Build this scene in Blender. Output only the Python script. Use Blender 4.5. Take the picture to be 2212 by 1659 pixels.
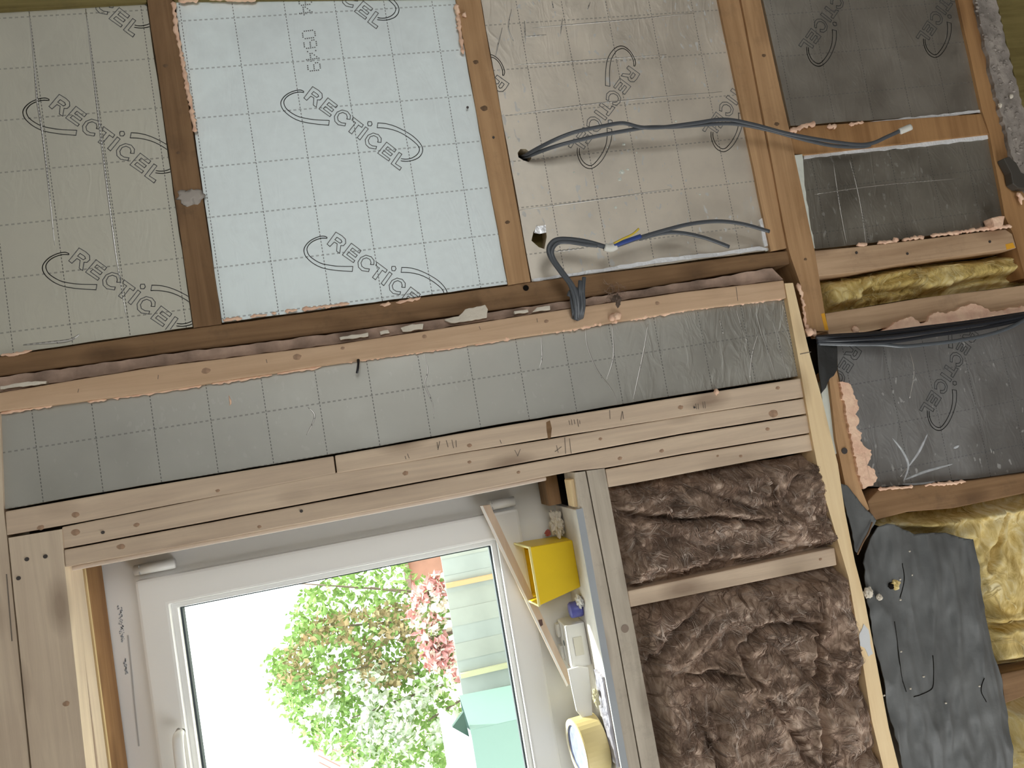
import bpy, bmesh, math, random
from mathutils import Vector, noise
from mathutils.geometry import tessellate_polygon
random.seed(7)
S = bpy.context.scene
for o in list(bpy.data.objects):
    bpy.data.objects.remove(o)
COL = S.collection

# ------------------------------------------------------------------ camera
# world: X along the wall, Y into the wall (0 = face of the new studs), Z up.
D, H, F = 1.455, 1.5, 1600.0
R = ((-0.16878727, -0.17106329, -0.9706947),
     (-0.98324778, 0.09797323, 0.15370444),
     (0.0688089, 0.98037676, -0.18473423))
cam = bpy.data.cameras.new('camera')
co = bpy.data.objects.new('camera', cam)
COL.objects.link(co)
cam.sensor_width = 36.0
cam.lens = 36.0 * F / 2212.0
cam.clip_start = 0.02
from mathutils import Matrix
m = Matrix.Identity(4)
for i in range(3):
    m[i][0] = R[0][i]; m[i][1] = -R[1][i]; m[i][2] = -R[2][i]
m[0][3], m[1][3], m[2][3] = 0.0, -D, H
co.matrix_world = m
S.camera = co

# ------------------------------------------------------------------ light
w = bpy.data.worlds.new('sky'); S.world = w; w.use_nodes = True
bg = w.node_tree.nodes['Background']
bg.inputs[0].default_value = (0.96, 0.975, 0.965, 1)
bg.inputs[1].default_value = 4.2
sun = bpy.data.lights.new('sun', 'SUN'); sun.energy = 9.0; sun.angle = 0.02
sun.color = (1.0, 0.95, 0.85)
so = bpy.data.objects.new('sun', sun); COL.objects.link(so)
so.rotation_euler = Vector((-1.1, -1.0, -2.0)).to_track_quat('-Z', 'Y').to_euler()

def portal(name, loc, sx, sz, into):
    l = bpy.data.lights.new(name, 'AREA'); l.shape = 'RECTANGLE'; l.size = sx; l.size_y = sz
    l.cycles.is_portal = True
    o = bpy.data.objects.new(name, l); COL.objects.link(o)
    o.location = loc
    o.rotation_euler = Vector(into).to_track_quat('-Z', 'Z').to_euler()
portal('unseen_back_portal', (1.55, -4.42, 1.3), 1.8, 1.8, (0, 1, 0))  # sky portal for the unseen back window
portal('added_side_portal', (-2.06, -1.5, 0.25), 2.4, 1.5, (1, 0, 0))  # sky portal for the added side opening
portal('window_portal', (-0.75, 0.27, 1.61), 1.1, 0.7, (0, -1, 0))

S.view_settings.view_transform = 'Standard'
S.view_settings.look = 'None'
S.view_settings.exposure = 0.30
S.view_settings.gamma = 1.0
S.view_settings.use_curve_mapping = False

# ------------------------------------------------------------------ helpers
def ray(px, py):
    v = ((px - 1106) / F, (py - 829.5) / F, 1.0)
    return Vector((sum(R[k][0] * v[k] for k in range(3)), sum(R[k][1] * v[k] for k in range(3)), sum(R[k][2] * v[k] for k in range(3))))
def W(px, py, y=0.0):
    """the point at depth y in the wall that the photograph shows at px, py"""
    d = ray(px, py); t = (D + y) / d.y
    return Vector((d.x * t, y, d.z * t + H))
def link(o, parent=None):
    COL.objects.link(o)
    if parent is not None:
        o.parent = parent
        o.matrix_parent_inverse = parent.matrix_world.inverted() if False else Matrix.Translation(-parent.location)
    return o
def tag(o, label=None, cat=None, group=None, kind=None):
    if label: o['label'] = label
    if cat: o['category'] = cat
    if group: o['group'] = group
    if kind: o['kind'] = kind
    return o
def empty(name, loc):
    o = bpy.data.objects.new(name, None); o.empty_display_size = 0.05
    o.location = loc
    return link(o)
def mesh_obj(name, verts, faces, mat, parent=None, origin=None, smooth=False):
    if origin is None:
        origin = sum((Vector(v) for v in verts), Vector()) / max(1, len(verts))
    me = bpy.data.meshes.new(name)
    me.from_pydata([Vector(v) - origin for v in verts], [], faces)
    if mat: me.materials.append(mat)
    me.update()
    if smooth:
        for p in me.polygons: p.use_smooth = True
    o = bpy.data.objects.new(name, me)
    o.location = origin
    return link(o, parent)
def bm_obj(name, bm, mat, parent=None, origin=None, smooth=False):
    if origin is None:
        origin = sum((v.co for v in bm.verts), Vector()) / max(1, len(bm.verts))
    else: origin = Vector(origin)
    for v in bm.verts: v.co -= origin
    bmesh.ops.recalc_face_normals(bm, faces=bm.faces)
    me = bpy.data.meshes.new(name); bm.to_mesh(me); bm.free()
    if mat: me.materials.append(mat)
    if smooth:
        for p in me.polygons: p.use_smooth = True
    o = bpy.data.objects.new(name, me); o.location = origin
    return link(o, parent)
def area2(p):
    return sum(p[i][0] * p[(i + 1) % len(p)][1] - p[(i + 1) % len(p)][0] * p[i][1] for i in range(len(p)))
def prism_bm(xz, y0, y1, holes=(), bevel=0.0):
    """front outline (x, z) at depth y0 pushed back to depth y1"""
    loops = [list(xz)] + [list(h) for h in holes]
    bm = bmesh.new()
    flat = [p for l in loops for p in l]
    tris = tessellate_polygon([[Vector((p[0], p[1], 0)) for p in l] for l in loops])
    fv = [bm.verts.new((p[0], y0, p[1])) for p in flat]
    bv = [bm.verts.new((p[0], y1, p[1])) for p in flat]
    if holes or len(xz) > 4 :
        for t in tris:
            try:
                bm.faces.new([fv[i] for i in t]); bm.faces.new([bv[i] for i in reversed(t)])
            except ValueError: pass
    else:
        bm.faces.new(fv); bm.faces.new(bv[::-1])
    k = 0
    for l in loops:
        n = len(l)
        for i in range(n):
            a, b = k + i, k + (i + 1) % n
            try: bm.faces.new((fv[a], bv[a], bv[b], fv[b]))
            except ValueError: pass
        k += n
    bmesh.ops.recalc_face_normals(bm, faces=bm.faces)
    if bevel:
        es = [e for e in bm.edges if len(e.link_faces) == 2 and e.calc_face_angle(0) > 0.8]
        bmesh.ops.bevel(bm, geom=es, offset=bevel, segments=2, affect='EDGES', profile=0.6, clamp_overlap=True)
    return bm
def XZ(poly, y=0.0):
    return [(p.x, p.z) for p in (W(a, b, y) for a, b in poly)]
def prism(name, poly, y0, y1, mat, parent=None, bevel=0.0, holes=(), origin=None):
    bm = prism_bm(XZ(poly, y0), y0, y1, [XZ(h, y0) for h in holes], bevel)
    return bm_obj(name, bm, mat, parent, origin)
def box_bm(x0, x1, y0, y1, z0, z1, bevel=0.0, bm=None):
    b = bmesh.new()
    bmesh.ops.create_cube(b, size=1.0)
    for v in b.verts:
        v.co = Vector((x0 if v.co.x < 0 else x1, y0 if v.co.y < 0 else y1, z0 if v.co.z < 0 else z1))
    if bevel:
        bmesh.ops.bevel(b, geom=b.edges[:], offset=bevel, segments=2, affect='EDGES', profile=0.6)
    if bm is None: return b
    me = bpy.data.meshes.new('tmp'); b.to_mesh(me); b.free(); bm.from_mesh(me); bpy.data.meshes.remove(me)
    return bm
def box(name, x0, x1, y0, y1, z0, z1, mat, parent=None, bevel=0.0):
    return bm_obj(name, box_bm(x0, x1, y0, y1, z0, z1, bevel), mat, parent)
def catmull(pts, n=6):
    pts = [Vector(p) for p in pts]; out = []
    for i in range(len(pts) - 1):
        p0 = pts[max(0, i - 1)]; p1 = pts[i]; p2 = pts[i + 1]; p3 = pts[min(len(pts) - 1, i + 2)]
        for k in range(n):
            t = k / n
            out.append(0.5 * ((2 * p1) + (-p0 + p2) * t + (2 * p0 - 5 * p1 + 4 * p2 - p3) * t * t + (-p0 + 3 * p1 - 3 * p2 + p3) * t ** 3))
    out.append(pts[-1]); return out
def tube_data(pts, rad, seg=8, flat=1.0, jit=0.0, seed=0):
    rnd = random.Random(seed); V = []; Fc = []
    n = len(pts)
    for i, p in enumerate(pts):
        t = (pts[min(n - 1, i + 1)] - pts[max(0, i - 1)])
        if t.length < 1e-9: t = Vector((1, 0, 0))
        t.normalize()
        a = t.cross(Vector((0, 1, 0)))
        if a.length < 1e-4: a = t.cross(Vector((1, 0, 0)))
        a.normalize(); b = t.cross(a)
        r = rad(i / max(1, n - 1)) if callable(rad) else rad
        for k in range(seg):
            th = 2 * math.pi * k / seg
            q = r * (1 + jit * (rnd.random() * 2 - 1))
            V.append(p + a * (math.cos(th) * q) + b * (math.sin(th) * q * flat))
    for i in range(n - 1):
        for k in range(seg):
            k2 = (k + 1) % seg
            Fc.append((i * seg + k, i * seg + k2, (i + 1) * seg + k2, (i + 1) * seg + k))
    Fc.append(tuple(range(seg))[::-1]); Fc.append(tuple((n - 1) * seg + k for k in range(seg)))
    return V, Fc
def tube(name, pts, rad, mat, parent=None, seg=8, flat=1.0, jit=0.0, seed=0, smooth=True):
    V, Fc = tube_data(pts, rad, seg, flat, jit, seed)
    return mesh_obj(name, V, Fc, mat, parent, smooth=smooth)
def inside(p, poly):
    x, y = p; c = False; j = len(poly) - 1
    for i in range(len(poly)):
        if (poly[i][1] > y) != (poly[j][1] > y) and x < (poly[j][0] - poly[i][0]) * (y - poly[i][1]) / (poly[j][1] - poly[i][1] + 1e-12) + poly[i][0]:
            c = not c
        j = i
    return c
def edge_dist(p, poly):
    best = 1e9; px, py = p
    for i in range(len(poly)):
        ax, ay = poly[i]; bx, by = poly[(i + 1) % len(poly)]
        dx, dy = bx - ax, by - ay; L = dx * dx + dy * dy
        t = 0 if L == 0 else max(0, min(1, ((px - ax) * dx + (py - ay) * dy) / L))
        best = min(best, (px - ax - dx * t) ** 2 + (py - ay - dy * t) ** 2)
    return math.sqrt(best)

def seg_dist(p, a, b):
    dx, dy = b[0] - a[0], b[1] - a[1]; t = max(0, min(1, ((p[0] - a[0]) * dx + (p[1] - a[1]) * dy) / (dx * dx + dy * dy + 1e-12)))
    return math.hypot(p[0] - a[0] - dx * t, p[1] - a[1] - dy * t)
# ------------------------------------------------------------------ materials
def new_mat(name):
    m = bpy.data.materials.new(name); m.use_nodes = True
    nt = m.node_tree; b = nt.nodes['Principled BSDF']
    return m, nt, b
def N(nt, t, **kw):
    n = nt.nodes.new(t)
    for k, v in kw.items():
        if k == 'inp':
            for a, c in v.items(): n.inputs[a].default_value = c
        else: setattr(n, k, v)
    return n
def L(nt, a, b): nt.links.new(a, b)
def math_n(nt, op, a, b=None, c=None):
    n = nt.nodes.new('ShaderNodeMath'); n.operation = op
    for i, v in enumerate((a, b, c)):
        if v is None: continue
        if isinstance(v, (int, float)): n.inputs[i].default_value = v
        else: nt.links.new(v, n.inputs[i])
    return n.outputs[0]
def plain(name, col, rough=0.5, metal=0.0, bump=0.0, bscale=60.0, var=0.0, spec=0.5, vscale=8.0):
    m, nt, b = new_mat(name)
    b.inputs['Base Color'].default_value = (*col, 1); b.inputs['Roughness'].default_value = rough
    b.inputs['Metallic'].default_value = metal; b.inputs['Specular IOR Level'].default_value = spec
    tc = N(nt, 'ShaderNodeTexCoord')
    if var:
        no = N(nt, 'ShaderNodeTexNoise', inp={'Scale': vscale, 'Detail': 5.0}); L(nt, tc.outputs['Object'], no.inputs['Vector'])
        mx = N(nt, 'ShaderNodeMix', data_type='RGBA')
        mx.inputs[6].default_value = (*[c * (1 - var) for c in col], 1); mx.inputs[7].default_value = (*[min(1, c * (1 + var)) for c in col], 1)
        rp = N(nt, 'ShaderNodeMapRange', inp={1: 0.3, 2: 0.7}); L(nt, no.outputs['Fac'], rp.inputs[0])
        L(nt, rp.outputs[0], mx.inputs[0]); L(nt, mx.outputs[2], b.inputs['Base Color'])
    if bump:
        n2 = N(nt, 'ShaderNodeTexNoise', inp={'Scale': bscale, 'Detail': 6.0}); L(nt, tc.outputs['Object'], n2.inputs['Vector'])
        bp = N(nt, 'ShaderNodeBump', inp={'Strength': bump, 'Distance': 0.004}); L(nt, n2.outputs['Fac'], bp.inputs['Height'])
        L(nt, bp.outputs[0], b.inputs['Normal'])
    return m
def wood(name, lo, hi, axis, knots=0.5, rough=0.7, dirt=0.0, dirtcol=(0.05, 0.04, 0.03)):
    m, nt, b = new_mat(name)
    tc = N(nt, 'ShaderNodeTexCoord'); oi = N(nt, 'ShaderNodeObjectInfo')
    ad = N(nt, 'ShaderNodeVectorMath', operation='ADD'); L(nt, tc.outputs['Object'], ad.inputs[0])
    sc = N(nt, 'ShaderNodeVectorMath', operation='SCALE'); sc.inputs[0].default_value = (3.1, 1.7, 4.3)
    L(nt, oi.outputs['Random'], sc.inputs['Scale']); L(nt, sc.outputs[0], ad.inputs[1])
    mp = N(nt, 'ShaderNodeMapping'); L(nt, ad.outputs[0], mp.inputs[0])
    mp.inputs['Scale'].default_value = (2.2, 45, 45) if axis == 'X' else (45, 45, 2.2)
    n1 = N(nt, 'ShaderNodeTexNoise', inp={'Scale': 1.0, 'Detail': 6.0, 'Roughness': 0.65, 'Distortion': 0.6}); L(nt, mp.outputs[0], n1.inputs['Vector'])
    n2 = N(nt, 'ShaderNodeTexNoise', inp={'Scale': 5.0, 'Detail': 4.0}); L(nt, ad.outputs[0], n2.inputs['Vector'])
    f = math_n(nt, 'ADD', math_n(nt, 'MULTIPLY', n1.outputs['Fac'], 0.65), math_n(nt, 'MULTIPLY', n2.outputs['Fac'], 0.35))
    r = N(nt, 'ShaderNodeValToRGB'); L(nt, f, r.inputs[0])
    r.color_ramp.elements[0].position = 0.34; r.color_ramp.elements[0].color = (*lo, 1)
    r.color_ramp.elements[1].position = 0.62; r.color_ramp.elements[1].color = (*hi, 1)
    col = r.outputs[0]
    # knots
    mk = N(nt, 'ShaderNodeMapping'); L(nt, ad.outputs[0], mk.inputs[0])
    mk.inputs['Scale'].default_value = (5, 12, 12) if axis == 'X' else (12, 12, 5)
    vo = N(nt, 'ShaderNodeTexVoronoi', inp={'Scale': 1.0, 'Randomness': 1.0}); L(nt, mk.outputs[0], vo.inputs['Vector'])
    kr = N(nt, 'ShaderNodeMapRange', inp={1: 0.10, 2: 0.30, 3: knots, 4: 0.0}); L(nt, vo.outputs['Distance'], kr.inputs[0])
    mx = N(nt, 'ShaderNodeMix', data_type='RGBA'); L(nt, kr.outputs[0], mx.inputs[0]); L(nt, col, mx.inputs[6])
    mx.inputs[7].default_value = (lo[0] * 0.35, lo[1] * 0.28, lo[2] * 0.25, 1); col = mx.outputs[2]
    if dirt:
        n3 = N(nt, 'ShaderNodeTexNoise', inp={'Scale': 14.0, 'Detail': 6.0, 'Roughness': 0.7}); L(nt, ad.outputs[0], n3.inputs['Vector'])
        dr = N(nt, 'ShaderNodeMapRange', inp={1: 0.55, 2: 0.75, 3: 0.0, 4: dirt}); L(nt, n3.outputs['Fac'], dr.inputs[0])
        m2 = N(nt, 'ShaderNodeMix', data_type='RGBA'); L(nt, dr.outputs[0], m2.inputs[0]); L(nt, col, m2.inputs[6])
        m2.inputs[7].default_value = (*dirtcol, 1); col = m2.outputs[2]
    L(nt, col, b.inputs['Base Color']); b.inputs['Roughness'].default_value = rough
    b.inputs['Specular IOR Level'].default_value = 0.25
    bp = N(nt, 'ShaderNodeBump', inp={'Strength': 0.35, 'Distance': 0.002}); L(nt, n1.outputs['Fac'], bp.inputs['Height']); L(nt, bp.outputs[0], b.inputs['Normal'])
    return m
def foil(name, col=(0.72, 0.72, 0.71), rough=0.42, crinkle=0.15, dust=0.0, seed=0.0, smudge=0.25, cmap=None, metal=0.85):
    """aluminium facing with its printed 100 mm dashed grid, in the board's own coordinates"""
    m, nt, b = new_mat(name)
    tc = N(nt, 'ShaderNodeTexCoord'); sp = N(nt, 'ShaderNodeSeparateXYZ'); L(nt, tc.outputs['Object'], sp.inputs[0])
    def line(across, along, width, period, duty):
        fr = math_n(nt, 'FRACT', math_n(nt, 'ADD', math_n(nt, 'DIVIDE', across, 0.1), 50.5))
        d = math_n(nt, 'MULTIPLY', math_n(nt, 'ABSOLUTE', math_n(nt, 'SUBTRACT', fr, 0.5)), 0.1)
        on = math_n(nt, 'LESS_THAN', d, width)
        ds = math_n(nt, 'LESS_THAN', math_n(nt, 'FRACT', math_n(nt, 'ADD', math_n(nt, 'DIVIDE', along, period), 500.0)), duty)
        return math_n(nt, 'MULTIPLY', on, ds)
    l1 = math_n(nt, 'MULTIPLY', line(sp.outputs['Z'], sp.outputs['X'], 0.0008, 0.0066, 0.62), 0.75)
    l2 = math_n(nt, 'MULTIPLY', line(sp.outputs['X'], sp.outputs['Z'], 0.0014, 0.0102, 0.55), 0.42)
    ink = math_n(nt, 'MAXIMUM', l1, l2)
    of = N(nt, 'ShaderNodeVectorMath', operation='ADD'); L(nt, tc.outputs['Object'], of.inputs[0]); of.inputs[1].default_value = (seed, seed * 1.7, seed * 0.3)
    ns = N(nt, 'ShaderNodeTexNoise', inp={'Scale': 6.0, 'Detail': 5.0, 'Roughness': 0.6}); L(nt, of.outputs[0], ns.inputs['Vector'])
    mx = N(nt, 'ShaderNodeMix', data_type='RGBA')
    mx.inputs[6].default_value = (*[c * (1 - smudge) for c in col], 1); mx.inputs[7].default_value = (*[min(1, c * (1 + smudge * 0.4)) for c in col], 1)
    rp = N(nt, 'ShaderNodeMapRange', inp={1: 0.3, 2: 0.62}); L(nt, ns.outputs['Fac'], rp.inputs[0]); L(nt, rp.outputs[0], mx.inputs[0])
    c2 = N(nt, 'ShaderNodeMix', data_type='RGBA'); L(nt, ink, c2.inputs[0]); L(nt, mx.outputs[2], c2.inputs[6]); c2.inputs[7].default_value = (0.035, 0.035, 0.035, 1)
    col_out = c2.outputs[2]
    met = math_n(nt, 'MULTIPLY', math_n(nt, 'SUBTRACT', 1.0, ink), metal)
    rgh = math_n(nt, 'ADD', math_n(nt, 'MULTIPLY', rp.outputs[0], 0.12), rough - 0.06)
    if dust:
        mp = N(nt, 'ShaderNodeMapping'); L(nt, of.outputs[0], mp.inputs[0]); mp.inputs['Scale'].default_value = (45, 60, 90)
        n3 = N(nt, 'ShaderNodeTexNoise', inp={'Scale': 1.0, 'Detail': 2.0}); L(nt, mp.outputs[0], n3.inputs['Vector'])
        big = N(nt, 'ShaderNodeTexNoise', inp={'Scale': 7.0, 'Detail': 2.0}); L(nt, of.outputs[0], big.inputs['Vector'])
        thr = math_n(nt, 'SUBTRACT', math_n(nt, 'ADD', n3.outputs['Fac'], math_n(nt, 'MULTIPLY', big.outputs['Fac'], 0.3)), 0.82)
        dm = math_n(nt, 'MULTIPLY', math_n(nt, 'GREATER_THAN', thr, 0.0), dust)
        # soft white wipe marks
        mp2 = N(nt, 'ShaderNodeMapping'); L(nt, of.outputs[0], mp2.inputs[0]); mp2.inputs['Scale'].default_value = (7, 8, 13)
        n4 = N(nt, 'ShaderNodeTexNoise', inp={'Scale': 1.0, 'Detail': 5.0, 'Distortion': 1.5}); L(nt, mp2.outputs[0], n4.inputs['Vector'])
        wr = N(nt, 'ShaderNodeMapRange', inp={1: 0.62, 2: 0.8, 3: 0.0, 4: dust * 0.6}); L(nt, n4.outputs['Fac'], wr.inputs[0])
        dm = math_n(nt, 'MAXIMUM', dm, wr.outputs[0])
        c3 = N(nt, 'ShaderNodeMix', data_type='RGBA'); L(nt, dm, c3.inputs[0]); L(nt, col_out, c3.inputs[6]); c3.inputs[7].default_value = (0.62, 0.62, 0.6, 1)
        col_out = c3.outputs[2]
        met = math_n(nt, 'MULTIPLY', met, math_n(nt, 'SUBTRACT', 1.0, dm))
    L(nt, col_out, b.inputs['Base Color']); L(nt, met, b.inputs['Metallic']); L(nt, rgh, b.inputs['Roughness'])
    # fine relief: soft waviness plus sharp creases
    n5 = N(nt, 'ShaderNodeTexNoise', inp={'Scale': 9.0, 'Detail': 3.0}); L(nt, of.outputs[0], n5.inputs['Vector'])
    mp3 = N(nt, 'ShaderNodeMapping'); L(nt, of.outputs[0], mp3.inputs[0]); mp3.inputs['Scale'].default_value = (9, 9, 22); mp3.inputs['Rotation'].default_value = (0, 0.3, 0)
    n6 = N(nt, 'ShaderNodeTexNoise', inp={'Scale': 1.0, 'Detail': 4.0, 'Distortion': 0.8}); L(nt, mp3.outputs[0], n6.inputs['Vector'])
    rid = math_n(nt, 'SUBTRACT', 1.0, math_n(nt, 'MULTIPLY', math_n(nt, 'ABSOLUTE', math_n(nt, 'SUBTRACT', n6.outputs['Fac'], 0.5)), 9.0))
    rid = math_n(nt, 'MAXIMUM', rid, 0.0)
    if cmap is not None:      # creases gather towards one end of the board
        ax, a, bq = cmap
        cr = N(nt, 'ShaderNodeMapRange', inp={1: a, 2: bq}); L(nt, sp.outputs[ax], cr.inputs[0])
        rid = math_n(nt, 'MULTIPLY', rid, cr.outputs[0])
    hsum = math_n(nt, 'ADD', math_n(nt, 'MULTIPLY', n5.outputs['Fac'], 0.5), math_n(nt, 'MULTIPLY', rid, crinkle))
    bp = N(nt, 'ShaderNodeBump', inp={'Strength': 0.5, 'Distance': 0.006}); L(nt, hsum, bp.inputs['Height']); L(nt, bp.outputs[0], b.inputs['Normal'])
    return m
def fuzz(name, c0, c1, c2, scale=(40, 40, 40), rough=0.95):
    m, nt, b = new_mat(name)
    tc = N(nt, 'ShaderNodeTexCoord')
    mp = N(nt, 'ShaderNodeMapping'); L(nt, tc.outputs['Object'], mp.inputs[0]); mp.inputs['Scale'].default_value = scale
    n1 = N(nt, 'ShaderNodeTexNoise', inp={'Scale': 1.0, 'Detail': 8.0, 'Roughness': 0.7, 'Distortion': 2.5}); L(nt, mp.outputs[0], n1.inputs['Vector'])
    n2 = N(nt, 'ShaderNodeTexNoise', inp={'Scale': 9.0, 'Detail': 3.0}); L(nt, tc.outputs['Object'], n2.inputs['Vector'])
    f = math_n(nt, 'ADD', math_n(nt, 'MULTIPLY', n1.outputs['Fac'], 0.6), math_n(nt, 'MULTIPLY', n2.outputs['Fac'], 0.4))
    r = N(nt, 'ShaderNodeValToRGB'); L(nt, f, r.inputs[0]); e = r.color_ramp.elements
    e[0].position = 0.36; e[0].color = (*c0, 1); e[1].position = 0.64; e[1].color = (*c2, 1)
    k = e.new(0.5); k.color = (*c1, 1)
    L(nt, r.outputs[0], b.inputs['Base Color']); b.inputs['Roughness'].default_value = rough; b.inputs['Specular IOR Level'].default_value = 0.1
    bp = N(nt, 'ShaderNodeBump', inp={'Strength': 0.7, 'Distance': 0.004}); L(nt, n1.outputs['Fac'], bp.inputs['Height']); L(nt, bp.outputs[0], b.inputs['Normal'])
    return m

OLDX = wood('old_timber_level', (0.17, 0.095, 0.045), (0.31, 0.185, 0.095), 'X', 0.55, dirt=0.35)
OLDZ = wood('old_timber_upright', (0.17, 0.095, 0.045), (0.31, 0.185, 0.095), 'Z', 0.55, dirt=0.35)
MIDX = wood('mid_timber_level', (0.38, 0.22, 0.105), (0.60, 0.375, 0.20), 'X', 0.5, dirt=0.25)
MIDZ = wood('mid_timber_upright', (0.40, 0.26, 0.155), (0.62, 0.43, 0.275), 'Z', 0.5, dirt=0.25)
NEWX = wood('new_timber_level', (0.57, 0.45, 0.34), (0.75, 0.62, 0.47), 'X', 0.5)
NEWZ = wood('new_timber_upright', (0.56, 0.43, 0.32), (0.76, 0.605, 0.45), 'Z', 0.55)
STUDZ = wood('pinkish_timber_upright', (0.56, 0.37, 0.23), (0.72, 0.51, 0.34), 'Z', 0.6)
PALEX = wood('pale_timber_level', (0.84, 0.62, 0.35), (0.97, 0.77, 0.48), 'X', 0.4)
GREYX = wood('weathered_timber_level', (0.45, 0.39, 0.31), (0.64, 0.57, 0.47), 'X', 0.6, dirt=0.3)
OLIVE = wood('treated_timber', (0.13, 0.10, 0.030), (0.25, 0.20, 0.075), 'Z', 0.3, dirt=0.3)
REDX = wood('red_brown_timber', (0.28, 0.145, 0.06), (0.46, 0.26, 0.115), 'X', 0.4)
PLYX = wood('ply_edge', (0.62, 0.45, 0.22), (0.80, 0.62, 0.36), 'X', 0.2)
PINK = plain('pink_expanding_foam', (1.0, 0.62, 0.45), 0.85, bump=0.9, bscale=70, var=0.16, vscale=40, spec=0.2)
BUFF = plain('rigid_foam_core', (0.62, 0.52, 0.36), 0.9, spec=0.1)
WHITEF = plain('white_foam_strip', (0.72, 0.75, 0.68), 0.8, bump=0.5, bscale=60, var=0.1, spec=0.2)
SHEATH = wood('dark_sheathing', (0.035, 0.024, 0.014), (0.075, 0.052, 0.03), 'X', 0.2)
PLASTER = plain('crusty_plaster', (0.33, 0.295, 0.265), 0.95, bump=1.0, bscale=60, var=0.35, vscale=30, spec=0.1)
PLASTW = plain('white_plaster', (0.72, 0.66, 0.56), 0.9, bump=0.8, bscale=70, var=0.12, spec=0.15)
OLDPL = plain('pinkish_old_plaster', (0.42, 0.30, 0.235), 0.9, bump=0.9, bscale=55, var=0.45, vscale=18, spec=0.15)
CABLE = plain('dark_grey_cable', (0.085, 0.095, 0.108), 0.38, spec=0.5)
CABLEB = plain('black_blue_cable', (0.022, 0.026, 0.034), 0.32, spec=0.55)
BLUEC = plain('blue_wire', (0.03, 0.07, 0.30), 0.4)
YELC = plain('yellow_wire', (0.70, 0.52, 0.05), 0.45)
TAPEW = plain('white_tape', (0.80, 0.80, 0.74), 0.6)
UPVC = plain('white_plastic_frame', (0.90, 0.90, 0.89), 0.28, spec=0.5)
UPVCD = plain('dark_gasket', (0.04, 0.055, 0.065), 0.6)
MEMB = plain('black_membrane', (0.115, 0.12, 0.12), 0.55, bump=0.6, bscale=22, var=0.35, vscale=9, spec=0.5)
DARK = plain('dark_void', (0.012, 0.010, 0.008), 0.9, spec=0.05)
INK = plain('grey_ink', (0.085, 0.09, 0.09), 0.7, spec=0.1)
INKL = plain('light_grey_ink', (0.19, 0.195, 0.195), 0.7, spec=0.1)
INKB = plain('faint_ink', (0.16, 0.165, 0.165), 0.7, spec=0.1)
PENCIL = plain('pencil_grey', (0.20, 0.165, 0.135), 0.7, spec=0.1)
NAILM = plain('nail_dark', (0.06, 0.05, 0.045), 0.6)
YEL = plain('yellow_plastic', (0.86, 0.60, 0.015), 0.42, var=0.06, spec=0.4)
ORANGE = plain('orange_paint', (0.85, 0.42, 0.03), 0.7)
WOOLB = fuzz('brown_mineral_wool', (0.15, 0.092, 0.062), (0.46, 0.335, 0.255), (0.74, 0.59, 0.48), (17, 17, 34))
WOOLY = fuzz('yellow_mineral_wool', (0.42, 0.27, 0.06), (0.74, 0.58, 0.25), (0.92, 0.83, 0.55), (12, 12, 20))
WOOLD = fuzz('dull_yellow_wool', (0.30, 0.185, 0.04), (0.74, 0.57, 0.21), (0.92, 0.80, 0.44), (14, 14, 24))
FIB = plain('pale_wool_strand', (0.54, 0.44, 0.37), 0.9, spec=0.1, var=0.25, vscale=20)
FIBD = plain('brown_wool_strand', (0.30, 0.21, 0.16), 0.9, spec=0.1, var=0.3, vscale=20)
FIBY = plain('yellow_wool_strand', (0.78, 0.66, 0.34), 0.9, spec=0.1)
WHITEP = plain('white_plastic', (0.86, 0.86, 0.84), 0.35)
FILM = plain('lilac_grey_film', (0.36, 0.35, 0.42), 0.25, bump=0.6, bscale=50, spec=0.7)
SILLM = plain('dusty_white_sill', (0.74, 0.70, 0.64), 0.7, var=0.12, vscale=25, bump=0.2)
SILLE = plain('grey_sill_edge', (0.40, 0.43, 0.46), 0.6, var=0.08)

# ------------------------------------------------------------------ the room
def struct(o): o['kind'] = 'structure'; return o
FLOORM = wood('floor_boards', (0.16, 0.115, 0.08), (0.25, 0.185, 0.13), 'X', 0.2)
WALLM = plain('bare_plaster_wall', (0.38, 0.355, 0.32), 0.9, var=0.08, spec=0.1)
CEILM = plain('white_ceiling', (0.64, 0.63, 0.60), 0.9, spec=0.1)
struct(box('floor', -2.1, 3.8, -4.5, 0.16, -0.62, -0.5, FLOORM))
struct(box('ceiling', -2.15, 3.8, -4.5, 0.3, 2.62, 2.72, CEILM))
b = box_bm(-2.15, -2.05, -4.5, -2.7, -0.62, 2.72)
box_bm(-2.15, -2.05, -0.3, 0.3, -0.62, 2.72, bm=b); box_bm(-2.15, -2.05, -2.7, -0.3, 1.0, 2.72, bm=b)
struct(bm_obj('wall_left', b, WALLM))
struct(box('wall_right', 3.8, 3.9, -4.5, 0.3, -0.62, 2.72, WALLM))
b = box_bm(-2.1, 0.65, -4.5, -4.4, -0.5, 2.62)
box_bm(2.45, 3.8, -4.5, -4.4, -0.5, 2.62, bm=b); box_bm(0.65, 2.45, -4.5, -4.4, 2.2, 2.62, bm=b); box_bm(0.65, 2.45, -4.5, -4.4, -0.5, 0.4, bm=b)
struct(bm_obj('wall_back', b, WALLM))
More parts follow.
